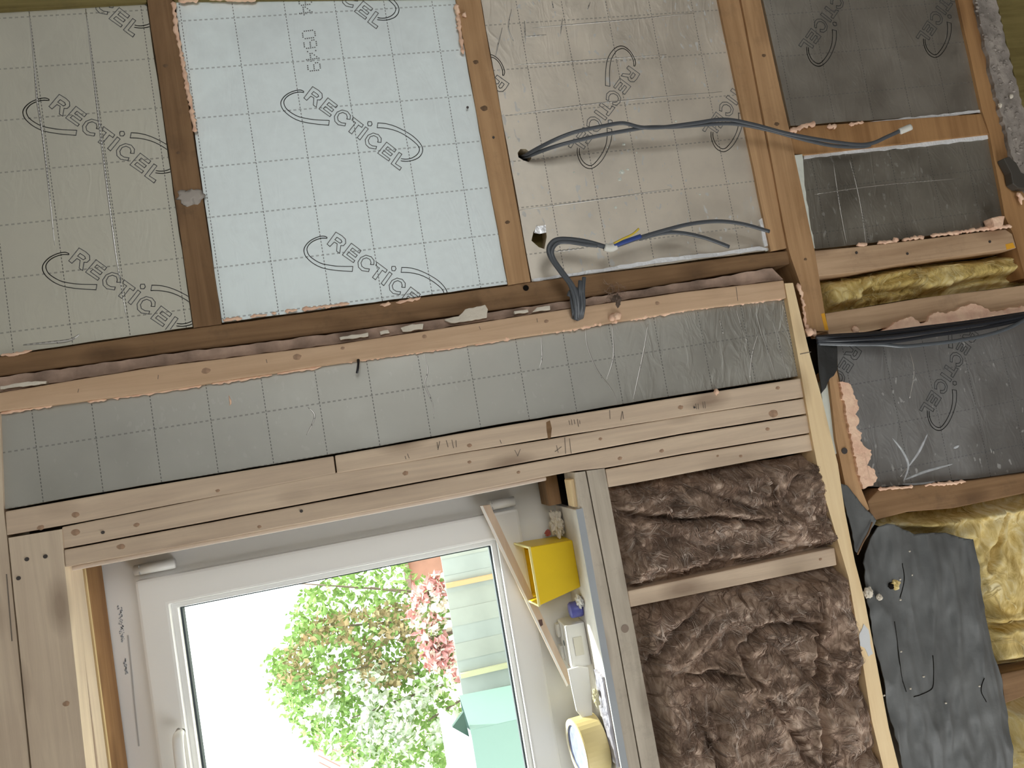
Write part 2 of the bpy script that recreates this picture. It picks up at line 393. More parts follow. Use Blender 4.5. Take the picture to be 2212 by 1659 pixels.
# sheathing behind the studs, open at the window
b = box_bm(-0.085, 3.8, 0.12, 0.15, -0.5, 2.62)
box_bm(-1.42, -0.085, 0.12, 0.15, -0.5, 1.09, bm=b); box_bm(-1.42, -0.085, 0.12, 0.15, 2.085, 2.62, bm=b); box_bm(-2.1, -1.42, 0.12, 0.15, -0.5, 2.62, bm=b)
box_bm(-0.0879, 3.8, 0.19, 0.26, -0.5, 2.62, bm=b); box_bm(-1.401, -0.0879, 0.19, 0.26, -0.5, 1.1295, bm=b); box_bm(-1.401, -0.0879, 0.19, 0.26, 2.1005, 2.62, bm=b); box_bm(-2.1, -1.4005, 0.19, 0.26, -0.5, 2.62, bm=b)
wall_front = struct(bm_obj('wall_front', b, SHEATH))
d2 = struct(empty('unseen_window_2', (1.55, -4.45, 0.4)))  # unseen back window, placed and sized for room light and foil reflection
for x0, x1 in ((0.65, 0.71), (1.52, 1.58), (2.39, 2.45)):
    box('window_frame', x0, x1, -4.48, -4.42, 0.4, 2.2, UPVC, d2)
for z0, z1 in ((0.4, 0.46), (2.14, 2.2)):
    for x0, x1 in ((0.71, 1.52), (1.58, 2.39)):
        box('window_rail', x0, x1, -4.48, -4.42, z0, z1, UPVC, d2)
d3 = struct(empty('added_window_3', (-2.1, -1.5, -0.5)))  # unseen side opening, added to brighten the low left of the wall
for a, c in ((-2.7, -2.64), (-1.53, -1.47), (-0.36, -0.3)):
    box('window_frame', -2.14, -2.08, a, c, -0.5, 1.0, UPVC, d3)
for a, c in ((-2.64, -1.53), (-1.47, -0.36)):
    box('window_rail', -2.14, -2.08, a, c, -0.5, -0.44, UPVC, d3); box('window_rail', -2.14, -2.08, a, c, 0.94, 1.0, UPVC, d3)
# ------------------------------------------------------------------ timbers
def wob(poly, step=60, amp=0.7, seed=0):
    """saw-cut edges are not dead straight: split long edges and shift points by under a pixel"""
    rnd = random.Random(seed); out = []
    n = len(poly)
    for i in range(n):
        a, c = poly[i], poly[(i + 1) % n]; out.append(a)
        d = math.hypot(c[0] - a[0], c[1] - a[1]); k = int(d // step)
        for j in range(1, k):
            t = j / k; nx, ny = -(c[1] - a[1]) / d, (c[0] - a[0]) / d; s = rnd.uniform(-amp, amp)
            out.append((a[0] + (c[0] - a[0]) * t + nx * s, a[1] + (c[1] - a[1]) * t + ny * s))
    return out
def timber(name, label, poly, y0, th, mat, seed=0, amp=0.0, bevel=0.0026, cat='timber', group=None):
    if amp: poly = wob(poly, 60, amp, seed)
    o = prism(name, poly, y0, y0 + th, mat, bevel=bevel)
    return tag(o, label, cat, group)
def nails(parent, pts, y0, r=0.0022, mat=None):
    for a, c in pts:
        p = W(a, c, y0)
        bm = bmesh.new()
        bmesh.ops.create_cone(bm, cap_ends=True, segments=10, radius1=r, radius2=r, depth=0.002)
        bmesh.ops.rotate(bm, verts=bm.verts, matrix=Matrix.Rotation(math.pi / 2, 3, 'X'))
        bmesh.ops.translate(bm, verts=bm.verts, vec=p)
        bm_obj('nail_head', bm, mat or NAILM, parent)
def marks(parent, strokes, y0, wdt=0.0011, mat=None, name='pencil_mark'):
    V = []; Fc = []
    for st in strokes:
        for i in range(len(st) - 1):
            a, c = W(*st[i], y0), W(*st[i + 1], y0)
            d = c - a
            if d.length < 1e-6: continue
            nrm = Vector((-d.z, 0, d.x)).normalized() * (wdt / 2); k = len(V)
            V += [a + nrm, a - nrm, c - nrm, c + nrm]; Fc.append((k, k + 1, k + 2, k + 3))
    q = mesh_obj(name, V, Fc, mat or PENCIL, parent); q['kind'] = 'stuff'; return q

yB = 0.010
T1 = timber('noggin', 'dark brown noggin between the two brightest foil boards, smear of filler on it', [(304, -100), (357, -100), (372, 0), (478, 700), (418, 708), (318, 0)], yB, 0.07, OLDX, 1, 0.8)
bm = bmesh.new(); bmesh.ops.create_icosphere(bm, subdivisions=3, radius=1)
for v in bm.verts:
    q = v.co.copy(); s = 1 + 0.8 * noise.noise(q * 1.6) + 0.4 * noise.noise(q * 4)
    v.co = Vector((q.x * 0.016 * s, q.y * 0.0022, q.z * 0.020 * s))
bmesh.ops.translate(bm, verts=bm.verts, vec=W(410, 423, yB))
bm_obj('filler_smear', bm, plain('grey_filler', (0.42, 0.38, 0.34), 0.8), T1, smooth=True)
T2 = timber('noggin', 'mid-brown noggin with orange foam on its left edge, left of the two cable holes', [(967, -100), (1020, -100), (1038, 0), (1146, 608), (1098, 616), (985, 0)], yB, 0.07, MIDX, 2, 0.8)
nails(T2, [(1010, 232), (1066, 297)], yB - 0.0005, 0.0026)
T3a = timber('plate', 'narrow brown plate left of the black seam, crossed by the upper grey cable', [(1531, -100), (1577, -100), (1597, 0), (1699, 536), (1665, 543), (1552, 0)], yB, 0.07, MIDX, 3, 0.6)
T3b = timber('plate', 'long tan plate right of the black seam, orange paint at its lower end', [(1581, -100), (1601, 0), (1703, 536), (1710, 560), (1729, 614), (1742, 714), (1788, 716), (1760, 542), (1706, 284), (1643, 0), (1621, -100)], 0.004, 0.08, MIDX, 4, 0.6)
prism('orange_paint_mark', [(1774, 678), (1781, 676), (1790, 713), (1782, 713)], 0.0035, 0.006, ORANGE, T3b)
T3c = timber('sole_plate', 'pale yellow sole plate under the window studs, beside the black membrane', [(1695, 612), (1731, 811), (1754, 945), (1774, 1049), (1791, 1104), (1833, 1248), (1856, 1382), (1883, 1556), (1908, 1659), (1922, 1750), (1958, 1750), (1942, 1659), (1920, 1572), (1890, 1412), (1867, 1291), (1847, 1214), (1825, 1104), (1810, 1002), (1773, 851), (1750, 768), (1713, 611)], -0.006, 0.085, PALEX, 5)
marks(T3c, [[(1728, 765), (1752, 760)]], -0.0065, 0.0016)
TOPA = timber('treated_upright', 'olive green treated upright in the top left corner, above the dull foil board', [(-150, -100), (303, -100), (317, 4), (0, 22), (-150, 30)], yB, 0.07, OLIVE, 6)
TOPB = timber('treated_upright', 'olive green treated upright above the foil board with dotted code', [(358, -100), (966, -100), (983, -6), (378, 0), (372, -2)], yB, 0.07, OLIVE, 7)

rail_top = [(-100, 785), (0, 770), (418, 709), (478, 701), (1098, 617), (1146, 609), (1665, 545), (1704, 541)]
rail_bot = [(1706, 570), (1472, 609), (1225, 649), (994, 680), (740, 716), (335, 766), (0, 813), (-100, 826)]
RAIL = timber('old_stud', 'dark brown old stud running the full width under the three big foil boards', rail_top + rail_bot, yB + 0.002, 0.07, OLDZ, 8, 0.6)
bm = bmesh.new(); bmesh.ops.create_cone(bm, cap_ends=True, segments=12, radius1=0.006, radius2=0.006, depth=0.002)
bmesh.ops.rotate(bm, verts=bm.verts, matrix=Matrix.Rotation(math.pi / 2, 3, 'X')); bmesh.ops.translate(bm, verts=bm.verts, vec=W(1136, 622, yB + 0.001))
bm_obj('drilled_hole', bm, DARK, RAIL)
stud_top = [(-100, 861), (0, 848), (318, 795), (740, 742), (1222, 668), (1472, 631), (1693, 605)]
strip_top = list(reversed([(1668, 579), (1472, 611), (1225, 651), (994, 682), (740, 718), (335, 768), (0, 815), (-100, 828)]))
STRIP = tag(prism('plaster_strip', wob(strip_top + list(reversed([(p[0], p[1] - 1) for p in stud_top])), 18, 1.6, 3), 0.006, 0.05, OLDPL, bevel=0.0008), 'pinkish strip of old broken plaster between the dark stud and the pale stud', 'plaster')
stud_bot = [(1699, 644), (1472, 672), (1222, 714), (1034, 742), (700, 789), (321, 849), (0, 889), (-100, 902)]
STUD = timber('new_stud', 'long pinkish pale stud above the long foil strip, with the bundle of cables', stud_top + stud_bot, -0.004, 0.07, STUDZ, 9, 0.5)
marks(STUD, [[(1590, 620), (1594, 650)], [(170, 840), (168, 848)], [(575, 776), (577, 784)], [(342, 810), (341, 819)], [(1035, 705), (1038, 712)], [(1160, 688), (1161, 696)]], -0.0045)
# broken plaster bits along the strip
def lump_bm(c, sx, sy, sz, seed, sub=3, rough=0.35, freq=1.8):
    bm = bmesh.new(); bmesh.ops.create_icosphere(bm, subdivisions=sub, radius=1)
    for v in bm.verts:
        q = v.co.copy(); s = 1 + rough * noise.noise(q * freq + Vector((seed * 3.7, seed, 0))) + rough * 0.5 * noise.noise(q * freq * 2.7 + Vector((seed, 0, 7)))
        v.co = Vector((q.x * sx * s, q.y * sy * s, q.z * sz * s)) + c
    return bm
for poly in ([(960, 690), (990, 683), (1005, 668), (1030, 662), (1048, 658), (1054, 668), (1052, 686), (1020, 692), (975, 697)],
             [(865, 708), (890, 700), (915, 699), (913, 711), (870, 716)], [(733, 728), (795, 718), (796, 726), (735, 734)],
             [(820, 716), (838, 712), (842, 719), (822, 723)], [(1160, 664), (1188, 660), (1189, 669), (1150, 674)], [(1110, 672), (1140, 668), (1142, 674), (1112, 678)],
             [(0, 834), (60, 824), (100, 823), (98, 829), (0, 841)]):
    prism('plaster_flake', wob(poly, 8, 1.3, int(poly[0][0])), -0.004, 0.012, PLASTW, STRIP, bevel=0.0012)

LB = timber('lintel_board', 'wide pale lintel board with nail heads, over the window at the left', [(18, 1162), (134, 1143), (140, 1228), (186, 1659), (200, 1780), (82, 1780), (68, 1659)], 0.0, 0.042, NEWX, 10, 0.3)
nails(LB, [(98, 1202), (58, 1208), (40, 1249)], -0.0008, 0.0036)
LC = timber('lintel_board', 'pale board at the extreme left edge of the photo, outside the wide lintel board', [(-90, 906), (0, 893), (8, 1102), (15, 1161), (64, 1659), (78, 1780), (-40, 1780)], 0.003, 0.085, NEWX, 11, 0.3)
marks(LC, [[(14, 1240), (26, 1385)]], 0.0025, 0.002)
P1a = timber('pack_stud', 'outermost stud of the four-stud pack, right of its butt joint, with pencil tallies', [(723, 984), (1035, 929), (1440, 862), (1730, 817), (1737, 858), (1185, 946), (728, 1023)], 0.0, 0.09, NEWZ, 12, 0.3)
P1b = timber('pack_stud', 'short outermost stud of the pack, left of the butt joint, below the pale foil', [(11, 1105), (264, 1060), (720, 985), (725, 1023), (131, 1136), (14, 1157)], 0.001, 0.09, NEWZ, 13, 0.3)
marks(P1a, [[(1229, 908), (1231, 918)], [(1234, 906), (1236, 918)], [(1240, 906), (1242, 916)], [(1247, 905), (1250, 922)], [(1252, 908), (1253, 916)], [(1317, 886), (1318, 905)], [(1344, 888), (1341, 908)], [(1345, 889), (1347, 905)], [(944, 955), (946, 968)], [(950, 953), (946, 972)], [(964, 951), (968, 966)], [(976, 950), (980, 968)], [(985, 951), (986, 966)], [(875, 985), (877, 992)], [(880, 980), (884, 990)], [(1503, 872), (1505, 884)], [(1508, 872), (1509, 884)], [(1518, 868), (1520, 882)], [(1522, 867), (1524, 882)], [(1080, 950), (1083, 958)]], -0.0006, 0.0013)
prism('knot', [(1180, 912), (1188, 908), (1192, 925), (1190, 946), (1184, 948), (1181, 930)], -0.0004, 0.0005, OLDZ, P1a)
P2 = timber('pack_stud', 'second stud of the pack from the long foil strip, with crossed pencil marks', [(133, 1139), (700, 1025), (1185, 949), (1472, 900), (1737, 861), (1746, 893), (1472, 937), (900, 1042), (137, 1185)], 0.001, 0.09, NEWZ, 14, 0.3)
marks(P2, [[(1220, 945), (1222, 980)], [(1230, 947), (1234, 980)], [(1199, 976), (1213, 965)], [(1202, 962), (1206, 978)], [(1112, 972), (1118, 984)], [(1124, 970), (1118, 986)]], 0.0005, 0.0012)
P3 = timber('jamb_stud', 'jamb stud beside the window frame, third of the pack, ending at the upright sill timbers', [(138, 1188), (900, 1045), (1472, 940), (1746, 896), (1750, 935), (1472, 981), (1306, 1011), (1239, 1018), (1020, 1061), (740, 1114), (141, 1226)], 0.0, 0.09, NEWZ, 15, 0.3)
P4 = timber('short_pack_stud', 'short innermost stud of the pack, against the upper brown wool batt', [(1308, 1014), (1472, 984), (1750, 938), (1757, 973), (1640, 993), (1374, 1043), (1314, 1053)], 0.002, 0.09, NEWZ, 16, 0.3)
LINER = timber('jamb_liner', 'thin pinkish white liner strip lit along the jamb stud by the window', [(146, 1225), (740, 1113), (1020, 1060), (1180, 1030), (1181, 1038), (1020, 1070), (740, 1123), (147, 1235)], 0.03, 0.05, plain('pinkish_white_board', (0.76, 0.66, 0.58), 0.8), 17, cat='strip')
nails(P1a, [(1500, 880)], -0.0006); nails(P3, [(651, 1104), (222, 1150)], -0.0006, 0.003)

S1 = timber('cill_timber', 'weathered greyish cill timber against the grey sill edge', [(1241, 1021), (1264, 1018), (1324, 1329), (1383, 1659), (1405, 1780), (1380, 1780), (1358, 1659), (1298, 1329), (1252, 1100)], 0.0, 0.09, GREYX, 18, 0.5)
S2 = timber('cill_timber', 'pale cill timber with a round knot, between the weathered one and the brown wool', [(1267, 1017), (1306, 1012), (1365, 1329), (1426, 1659), (1448, 1780), (1408, 1780), (1386, 1659), (1327, 1329)], 0.001, 0.09, GREYX, 19, 0.4)
bm = bmesh.new(); bmesh.ops.create_cone(bm, cap_ends=True, segments=16, radius1=0.008, radius2=0.008, depth=0.001)
bmesh.ops.rotate(bm, verts=bm.verts, matrix=Matrix.Rotation(math.pi / 2, 3, 'X')); bmesh.ops.translate(bm, verts=bm.verts, vec=W(1350, 1358, 0.001))
bm_obj('knot', bm, plain('knot_brown', (0.30, 0.23, 0.18), 0.8), S2)
timber('packing_piece', 'short white-edged packing piece at the top end of the sill', [(1231, 1037), (1240, 1034), (1253, 1094), (1241, 1096)], 0.012, 0.05, PALEX, 20)
W1 = timber('cripple_stud', 'short pale stud between the upper and lower brown wool batts', [(1356, 1277), (1803, 1183), (1808, 1221), (1362, 1312)], 0.012, 0.08, NEWZ, 21, 0.3)

L12 = timber('brown_stud', 'orange-brown stud with the white-taped cable end hanging before it', [(1708, 281), (1712, 332), (1738, 335), (2137, 290), (2120, 245), (1706, 275)], yB + 0.002, 0.07, REDX, 22)
L23 = timber('brown_stud', 'light brown stud with pink foam along it, above the slot of yellow wool', [(1760, 541), (1850, 533), (2172, 495), (2187, 505), (2196, 536), (1955, 569), (1858, 587), (1768, 597)], 0.004, 0.07, MIDZ, 23, 0.6)
prism('orange_paint_mark', [(2172, 528), (2188, 524), (2193, 535), (2175, 539)], 0.0035, 0.006, ORANGE, L23)
nails(L23, [(2138, 522), (1850, 546), (1960, 548)], 0.0035, 0.003)
L34 = timber('brown_stud', 'light brown stud just above the black cable bundle, with jagged pink foam below', [(1783, 677), (1980, 645), (2212, 616), (2300, 604), (2300, 652), (2212, 664), (1980, 697), (1868, 716), (1790, 722)], 0.004, 0.07, MIDZ, 24, 0.6)
LST = timber('brown_plate', 'tan brown plate left of the pink foam edge, beside the thin white foam strip', [(1790, 812), (1807, 798), (1835, 925), (1861, 1057), (1878, 1100), (1868, 1110), (1826, 1048), (1806, 950)], 0.004, 0.07, MIDX, 25, 0.5)
nails(LST, [(1824, 974)], 0.0035, 0.007)
L45 = timber('brown_stud', 'dark brown stud between the foamed foil board and the big yellow wool', [(1874, 1083), (1900, 1056), (2104, 1037), (2212, 1022), (2300, 1010), (2300, 1052), (2212, 1066), (2060, 1098), (1960, 1106), (1893, 1124), (1880, 1106)], 0.006, 0.06, OLDZ, 26, 0.6)
RT = timber('end_plate', 'orange-brown plate at the top right, along the crusty grey plaster edge', [(2048, -100), (2086, -100), (2106, 0), (2149, 190), (2188, 350), (2213, 420), (2250, 600), (2215, 600), (2188, 504), (2171, 468), (2138, 291), (2122, 241), (2069, 0)], yB, 0.06, REDX, 27, 0.6)
L6 = timber('brown_stud', 'brown stud at the right edge between two pieces of yellow wool, near the membrane', [(2163, 1456), (2300, 1428), (2300, 1502), (2212, 1505), (2171, 1520)], 0.016, 0.06, OLDZ, 28, 0.5)
OL = timber('treated_board', 'dark olive treated board in the top right corner, past the crusty plaster', [(2132, -100), (2400, -100), (2400, 760), (2300, 500), (2212, 245), (2176, 100), (2153, 0)], 0.02, 0.06, OLIVE, 29)

KNOTM = plain('knot_red_brown', (0.40, 0.255, 0.165), 0.75, var=0.3, vscale=90)
KNOTD = plain('knot_old_brown', (0.16, 0.095, 0.05), 0.75, var=0.3, vscale=90)
def knots(parent, pts, y0, mat=None):
    for k, (a, c, r) in enumerate(pts):
        p = W(a, c, y0); n = 14; rr_ = random.Random(int(a))
        ring_ = [(p.x + r * 0.72 * math.cos(2 * math.pi * i / n) * rr_.uniform(0.85, 1.15), y0, p.z + r * math.sin(2 * math.pi * i / n) * rr_.uniform(0.85, 1.15)) for i in range(n)]
        mesh_obj('knot', [(p.x, y0 - 0.0004, p.z)] + ring_, [(0, i + 1, (i + 1) % n + 1) for i in range(n)], mat or KNOTM, parent)
knots(P2, [(163, 1150, 0.008), (295, 1134, 0.005), (876, 1022, 0.006), (1014, 998, 0.004), (1297, 948, 0.004), (1671, 893, 0.011)], 0.0008)
knots(P3, [(261, 1181, 0.007), (1339, 990, 0.005), (1429, 974, 0.005), (1658, 927, 0.005), (1120, 1020, 0.004), (560, 1138, 0.004)], -0.0002)
knots(P1b, [(163, 1112, 0.007), (88, 1140, 0.006), (470, 1060, 0.004)], 0.0008)
knots(P1a, [(1014, 962, 0.005), (1470, 880, 0.006), (1680, 838, 0.005)], -0.0002)
knots(P4, [(1600, 985, 0.004), (1550, 985, 0.003)], 0.0018)
knots(LB, [(143, 1520, 0.006)], -0.0002)
knots(W1, [(1772, 1208, 0.004)], 0.0118)
knots(STUD, [(445, 801, 0.008), (642, 771, 0.008), (740, 752, 0.004), (917, 727, 0.005), (1180, 694, 0.005), (1420, 655, 0.005)], -0.0042)
knots(T2, [(1046, 234, 0.008), (1028, 134, 0.006), (1096, 480, 0.005)], yB - 0.0002, KNOTD)
knots(T3b, [(1678, 268, 0.006), (1740, 560, 0.004), (1650, 120, 0.005)], 0.0038, KNOTD)
knots(T1, [(357, 142, 0.005), (385, 330, 0.004)], yB - 0.0002, KNOTD)
# ------------------------------------------------------------------ foil boards
FOILS = {}
def foil_board(key, label, poly, node, y0, mat, holes=()):
    g = W(*node, y0)
    o = prism('insulation_board', wob(poly, 40, 0.8, int(g.x * 1000)), y0, y0 + 0.05, mat, holes=holes, origin=g)
    me = o.data; me.materials.append(BUFF)
    for p in me.polygons:
        if p.normal.y > -0.5: p.material_index = 1
    FOILS[key] = (o, poly, y0, holes)
    return tag(o, label, 'insulation board')
yF = 0.018
FB1 = foil('foil_dull', (0.62, 0.605, 0.525), 0.60, 0.05, 0.0, 1.0, 0.10)  # same foil throughout; reflected light and dark put into each board's base colour
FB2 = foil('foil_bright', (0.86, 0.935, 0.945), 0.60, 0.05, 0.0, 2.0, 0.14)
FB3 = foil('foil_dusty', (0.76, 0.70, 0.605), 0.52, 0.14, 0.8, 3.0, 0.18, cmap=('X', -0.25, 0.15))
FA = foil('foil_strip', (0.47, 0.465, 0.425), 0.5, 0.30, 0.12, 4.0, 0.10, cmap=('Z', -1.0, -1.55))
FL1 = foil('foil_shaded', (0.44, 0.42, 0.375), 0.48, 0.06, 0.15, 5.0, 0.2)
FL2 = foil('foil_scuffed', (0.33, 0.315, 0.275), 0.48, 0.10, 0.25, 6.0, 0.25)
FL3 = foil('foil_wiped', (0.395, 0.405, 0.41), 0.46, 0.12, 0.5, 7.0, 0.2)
hole1 = [(1118, 330), (1124, 322), (1136, 322), (1146, 330), (1148, 342), (1142, 350), (1130, 346), (1120, 340)]
hole2 = [(1152, 502), (1158, 490), (1179, 487), (1181, 512), (1176, 538), (1164, 534), (1148, 520)]
foil_board('B1', 'dull foil board at the far left with two embossed vertical creases and a whole logo', [(-150, 33), (0, 25), (316, 7), (416, 706), (0, 767), (-150, 789)], (78.6, 144), yF, FB1)
foil_board('B2', 'brightest foil board, with a dotted inkjet code and two whole logos', [(378, 3), (983, -3), (1096, 614), (480, 697)], (506, 38.5), yF, FB2)
foil_board('B3', 'dusty foil board with two cable holes cut in it, behind the loose cables', [(1028, -60), (1538, -60), (1663, 541), (1149, 608)], (1123, 50), yF, FB3, holes=(hole1, hole2))
foil_board('A', 'long narrow foil strip between the pinkish stud and the stud pack, crinkled at one end', [(0, 892), (321, 851), (700, 791), (1034, 744), (1222, 716), (1472, 674), (1697, 646), (1728, 812), (1440, 857), (1035, 924), (740, 977), (264, 1056), (11, 1100), (5, 1000)], (78.6, 966.7), 0.008, FA)
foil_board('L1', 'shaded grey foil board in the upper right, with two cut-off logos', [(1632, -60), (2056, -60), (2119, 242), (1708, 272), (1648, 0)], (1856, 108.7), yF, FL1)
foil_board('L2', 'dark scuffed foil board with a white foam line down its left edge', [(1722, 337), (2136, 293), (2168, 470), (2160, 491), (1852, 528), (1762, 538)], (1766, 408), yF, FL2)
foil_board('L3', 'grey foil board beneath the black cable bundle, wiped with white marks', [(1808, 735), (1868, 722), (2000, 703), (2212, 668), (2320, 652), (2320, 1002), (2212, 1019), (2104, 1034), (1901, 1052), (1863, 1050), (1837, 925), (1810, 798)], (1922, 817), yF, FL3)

# logos: outlines taken once from the photograph, in board units, then placed on each board
def zz(p): return W(590 + p[0] / 6.506, 170 + p[1] / 6.506, yF)
def arc(cx, cy, r, a0, a1, n=14):
    return [(cx + r * math.cos(math.radians(a0 + (a1 - a0) * i / n)), cy + r * math.sin(math.radians(a0 + (a1 - a0) * i / n))) for i in range(n + 1)]
def cm2(pts, n=5):
    return [(p.x, p.y) for p in catmull([Vector((a, c, 0)) for a, c in pts], n)]
sw1 = cm2([(430, 178), (380, 160), (300, 172), (210, 210), (145, 265), (110, 330), (120, 400), (165, 465), (250, 535), (360, 590), (480, 620), (620, 640), (782, 655)])
sw1i = cm2([(430, 193), (350, 190), (260, 215), (195, 255), (155, 310), (155, 360), (185, 420), (250, 475), (350, 530), (470, 560), (600, 578), (790, 588)])
sw2 = cm2([(1472, 622), (1580, 632), (1700, 665), (1830, 725), (1960, 805), (2050, 890), (2098, 970), (2095, 1040), (2050, 1105), (1970, 1145), (1880, 1162), (1795, 1155)])
sw2i = cm2([(1462, 690), (1560, 695), (1680, 718), (1790, 760), (1900, 825), (1990, 895), (2045, 955), (2055, 1010), (2020, 1070), (1950, 1115), (1870, 1132), (1800, 1125)])
Ro = [(555, 112), (640, 165), (688, 212), (692, 268), (660, 300), (622, 298), (608, 402), (565, 372), (572, 270), (532, 247), (472, 305), (432, 272), (555, 112)]
Ri = [(570, 182), (628, 222), (640, 250), (612, 265), (540, 215), (570, 182)]
E1 = [(770, 270), (905, 375), (880, 410), (785, 335), (757, 365), (852, 437), (828, 465), (735, 392), (705, 422), (818, 508), (798, 535), (645, 425), (770, 270)]
C1 = [(1082, 572), (1086, 515), (1045, 462), (970, 440), (900, 470), (860, 532), (868, 600), (915, 648), (1010, 665), (1020, 628), (960, 620), (915, 590), (903, 542), (930, 492), (980, 475), (1030, 500), (1042, 540), (1035, 568), (1082, 572)]
Tg = [(1125, 540), (1268, 650), (1245, 686), (1200, 652), (1105, 778), (1062, 745), (1160, 620), (1110, 585), (1125, 540)]
Ig = [(1300, 678), (1337, 706), (1220, 862), (1183, 830), (1300, 678)]
Id = [(1335, 605), (1380, 605), (1392, 640), (1375, 665), (1335, 662), (1328, 630), (1335, 605)]
C2 = [(a + 435, c + 325) for a, c in C1]
E2 = [(a + 825, c + 622) for a, c in E1]
Lg = [(1770, 1035), (1810, 1062), (1718, 1195), (1803, 1250), (1780, 1288), (1658, 1195), (1770, 1035)]
STROKES = [sw1, sw1i, [(782, 655), (790, 588)], [(430, 178), (430, 193)], sw2, sw2i, [(1472, 622), (1462, 690)], Ro, Ri, E1, C1, Tg, Ig, Id, C2, E2, Lg]
DOT = zz((1360, 635))
LOGO = [[((zz(p).x - DOT.x), (zz(p).z - DOT.z)) for p in st] for st in STROKES]
def logo(key, dot, rot=0, wdt=0.0015, mat=None):
    o, poly, y0, holes = FOILS[key]
    c = W(*dot, y0); pl = XZ(poly, y0); hl = [XZ(h, y0) for h in holes]
    V = []; Fc = []
    ca, sa = math.cos(math.radians(rot)), math.sin(math.radians(rot))
    for st in LOGO:
        pts = []
        for i in range(len(st) - 1):
            for k in range(3):
                t = k / 3; x = st[i][0] + (st[i + 1][0] - st[i][0]) * t; z = st[i][1] + (st[i + 1][1] - st[i][1]) * t
                pts.append((c.x + ca * x - sa * z, c.z + sa * x + ca * z))
        x, z = st[-1]; pts.append((c.x + ca * x - sa * z, c.z + sa * x + ca * z))
        for i in range(len(pts) - 1):
            a, d = pts[i], pts[i + 1]
            mid = ((a[0] + d[0]) / 2, (a[1] + d[1]) / 2)
            if not inside(mid, pl) or any(inside(mid, h) for h in hl): continue
            dx, dz = d[0] - a[0], d[1] - a[1]; ln = math.hypot(dx, dz)
            if ln < 1e-7: continue
            nx, nz = -dz / ln * wdt / 2, dx / ln * wdt / 2; k = len(V)
            ex, ez = dx / ln * wdt * 0.3, dz / ln * wdt * 0.3
            yy = y0 - 0.0004
            V += [(a[0] - ex + nx, yy, a[1] - ez + nz), (a[0] - ex - nx, yy, a[1] - ez - nz), (d[0] + ex - nx, yy, d[1] + ez - nz), (d[0] + ex + nx, yy, d[1] + ez + nz)]
            Fc.append((k, k + 1, k + 2, k + 3))
    if V: mesh_obj('printed_logo', V, Fc, mat or INK, o)
for key, dot, rot in (('B1', (264, 289), 0), ('B1', (308.5, 619), 0), ('B1', (219, -25), 0),
                      ('B2', (799, 267.6), 0), ('B2', (850.6, 580.3), 0), ('B2', (749, -37), 0),
                      ('B3', (1318, 263.5), -90), ('B3', (1601, 231), -90), ('B3', (1029, 288), -90),
                      ('L1', (1803, 52), -90), ('L1', (2050.7, 36), -90), ('L2', (1963, 230), -90),
                      ('L3', (2062, 828), -90), ('L3', (1805, 869), -90)):
    logo(key, dot, rot, mat=INKL if key in ('B1', 'B2', 'B3') else INK)
# inkjet dot code, read down the picture
GL = {'0': ("01110", "10001", "10001", "10001", "10001", "10001", "01110"), '4': ("00010", "00110", "01010", "10010", "11111", "00010", "00010"),
      '9': ("01110", "10001", "10001", "01111", "00001", "00001", "01110"), ':': ("00000", "00100", "00000", "00000", "00000", "00100", "00000")}
V = []; Fc = []
def dots(ch, bx, by):
    for r, row in enumerate(GL[ch]):
        for c, on in enumerate(row):
            if on != '1': continue
            px = bx + (6 - r) * 4.4 + c * 0.5; py = by + c * 4.0 - (6 - r) * 0.55
            p = W(px, py, yF - 0.0004); k = len(V)
            s = 0.0012
            V.extend([(p.x - s, p.y, p.z - s), (p.x + s, p.y, p.z - s), (p.x + s, p.y, p.z + s), (p.x - s, p.y, p.z + s)]); Fc.append((k, k + 1, k + 2, k + 3))
for ch, bx, by in (('9', 645, -4), ('4', 646, 17), ('0', 653, 68), ('9', 656, 89), (':', 659, 104), ('4', 661, 117), ('9', 664, 138)):
    V.clear(); Fc.clear(); dots(ch, bx, by)
    mesh_obj('code_character', list(V), list(Fc), INKB, FOILS['B2'][0])
# creases pressed into boards
def crease(key, pts, r, mat, name='crease'):
    o, poly, y0, h = FOILS[key]
    P = catmull([W(a, c, y0) for a, c in pts], 5)
    V, Fc = tube_data(P, lambda t: r * (0.3 + 0.7 * math.sin(math.pi * min(1, max(0, t)) ) ), 6, 0.35)
    mesh_obj(name, V, Fc, mat, o, smooth=True)
CRM = foil('foil_crease', (0.66, 0.65, 0.62), 0.34, 0.0, 0.0, 9.0, 0.05)
crease('B1', [(62, 20), (75, 150), (80, 215), (92, 290), (108, 430), (118, 530)], 0.0022, CRM)
crease('B1', [(185, 22), (205, 190), (222, 330), (240, 470), (252, 560), (274, 690)], 0.0022, CRM)
crease('B1', [(50, 745), (110, 740), (150, 735), (172, 722)], 0.003, CRM)
for pts in ([(1265, 692), (1268, 745), (1290, 800), (1320, 840), (1336, 875)], [(1400, 700), (1390, 760), (1375, 830), (1368, 862)], [(1168, 725), (1171, 770), (1165, 795)],
            [(1632, 670), (1645, 720), (1660, 760), (1672, 800), (1677, 822)], [(1640, 715), (1625, 765), (1620, 815)], [(1668, 690), (1685, 750), (1700, 815)], [(1590, 668), (1600, 700), (1612, 735)],
            [(915, 760), (924, 800), (918, 830), (934, 870), (938, 905)], [(1322, 700), (1325, 770), (1310, 820)], [(665, 880), (680, 900), (662, 940)], [(1555, 690), (1562, 720)], [(1690, 655), (1702, 700), (1712, 760)]):
    crease('A', pts, 0.0016, CRM)
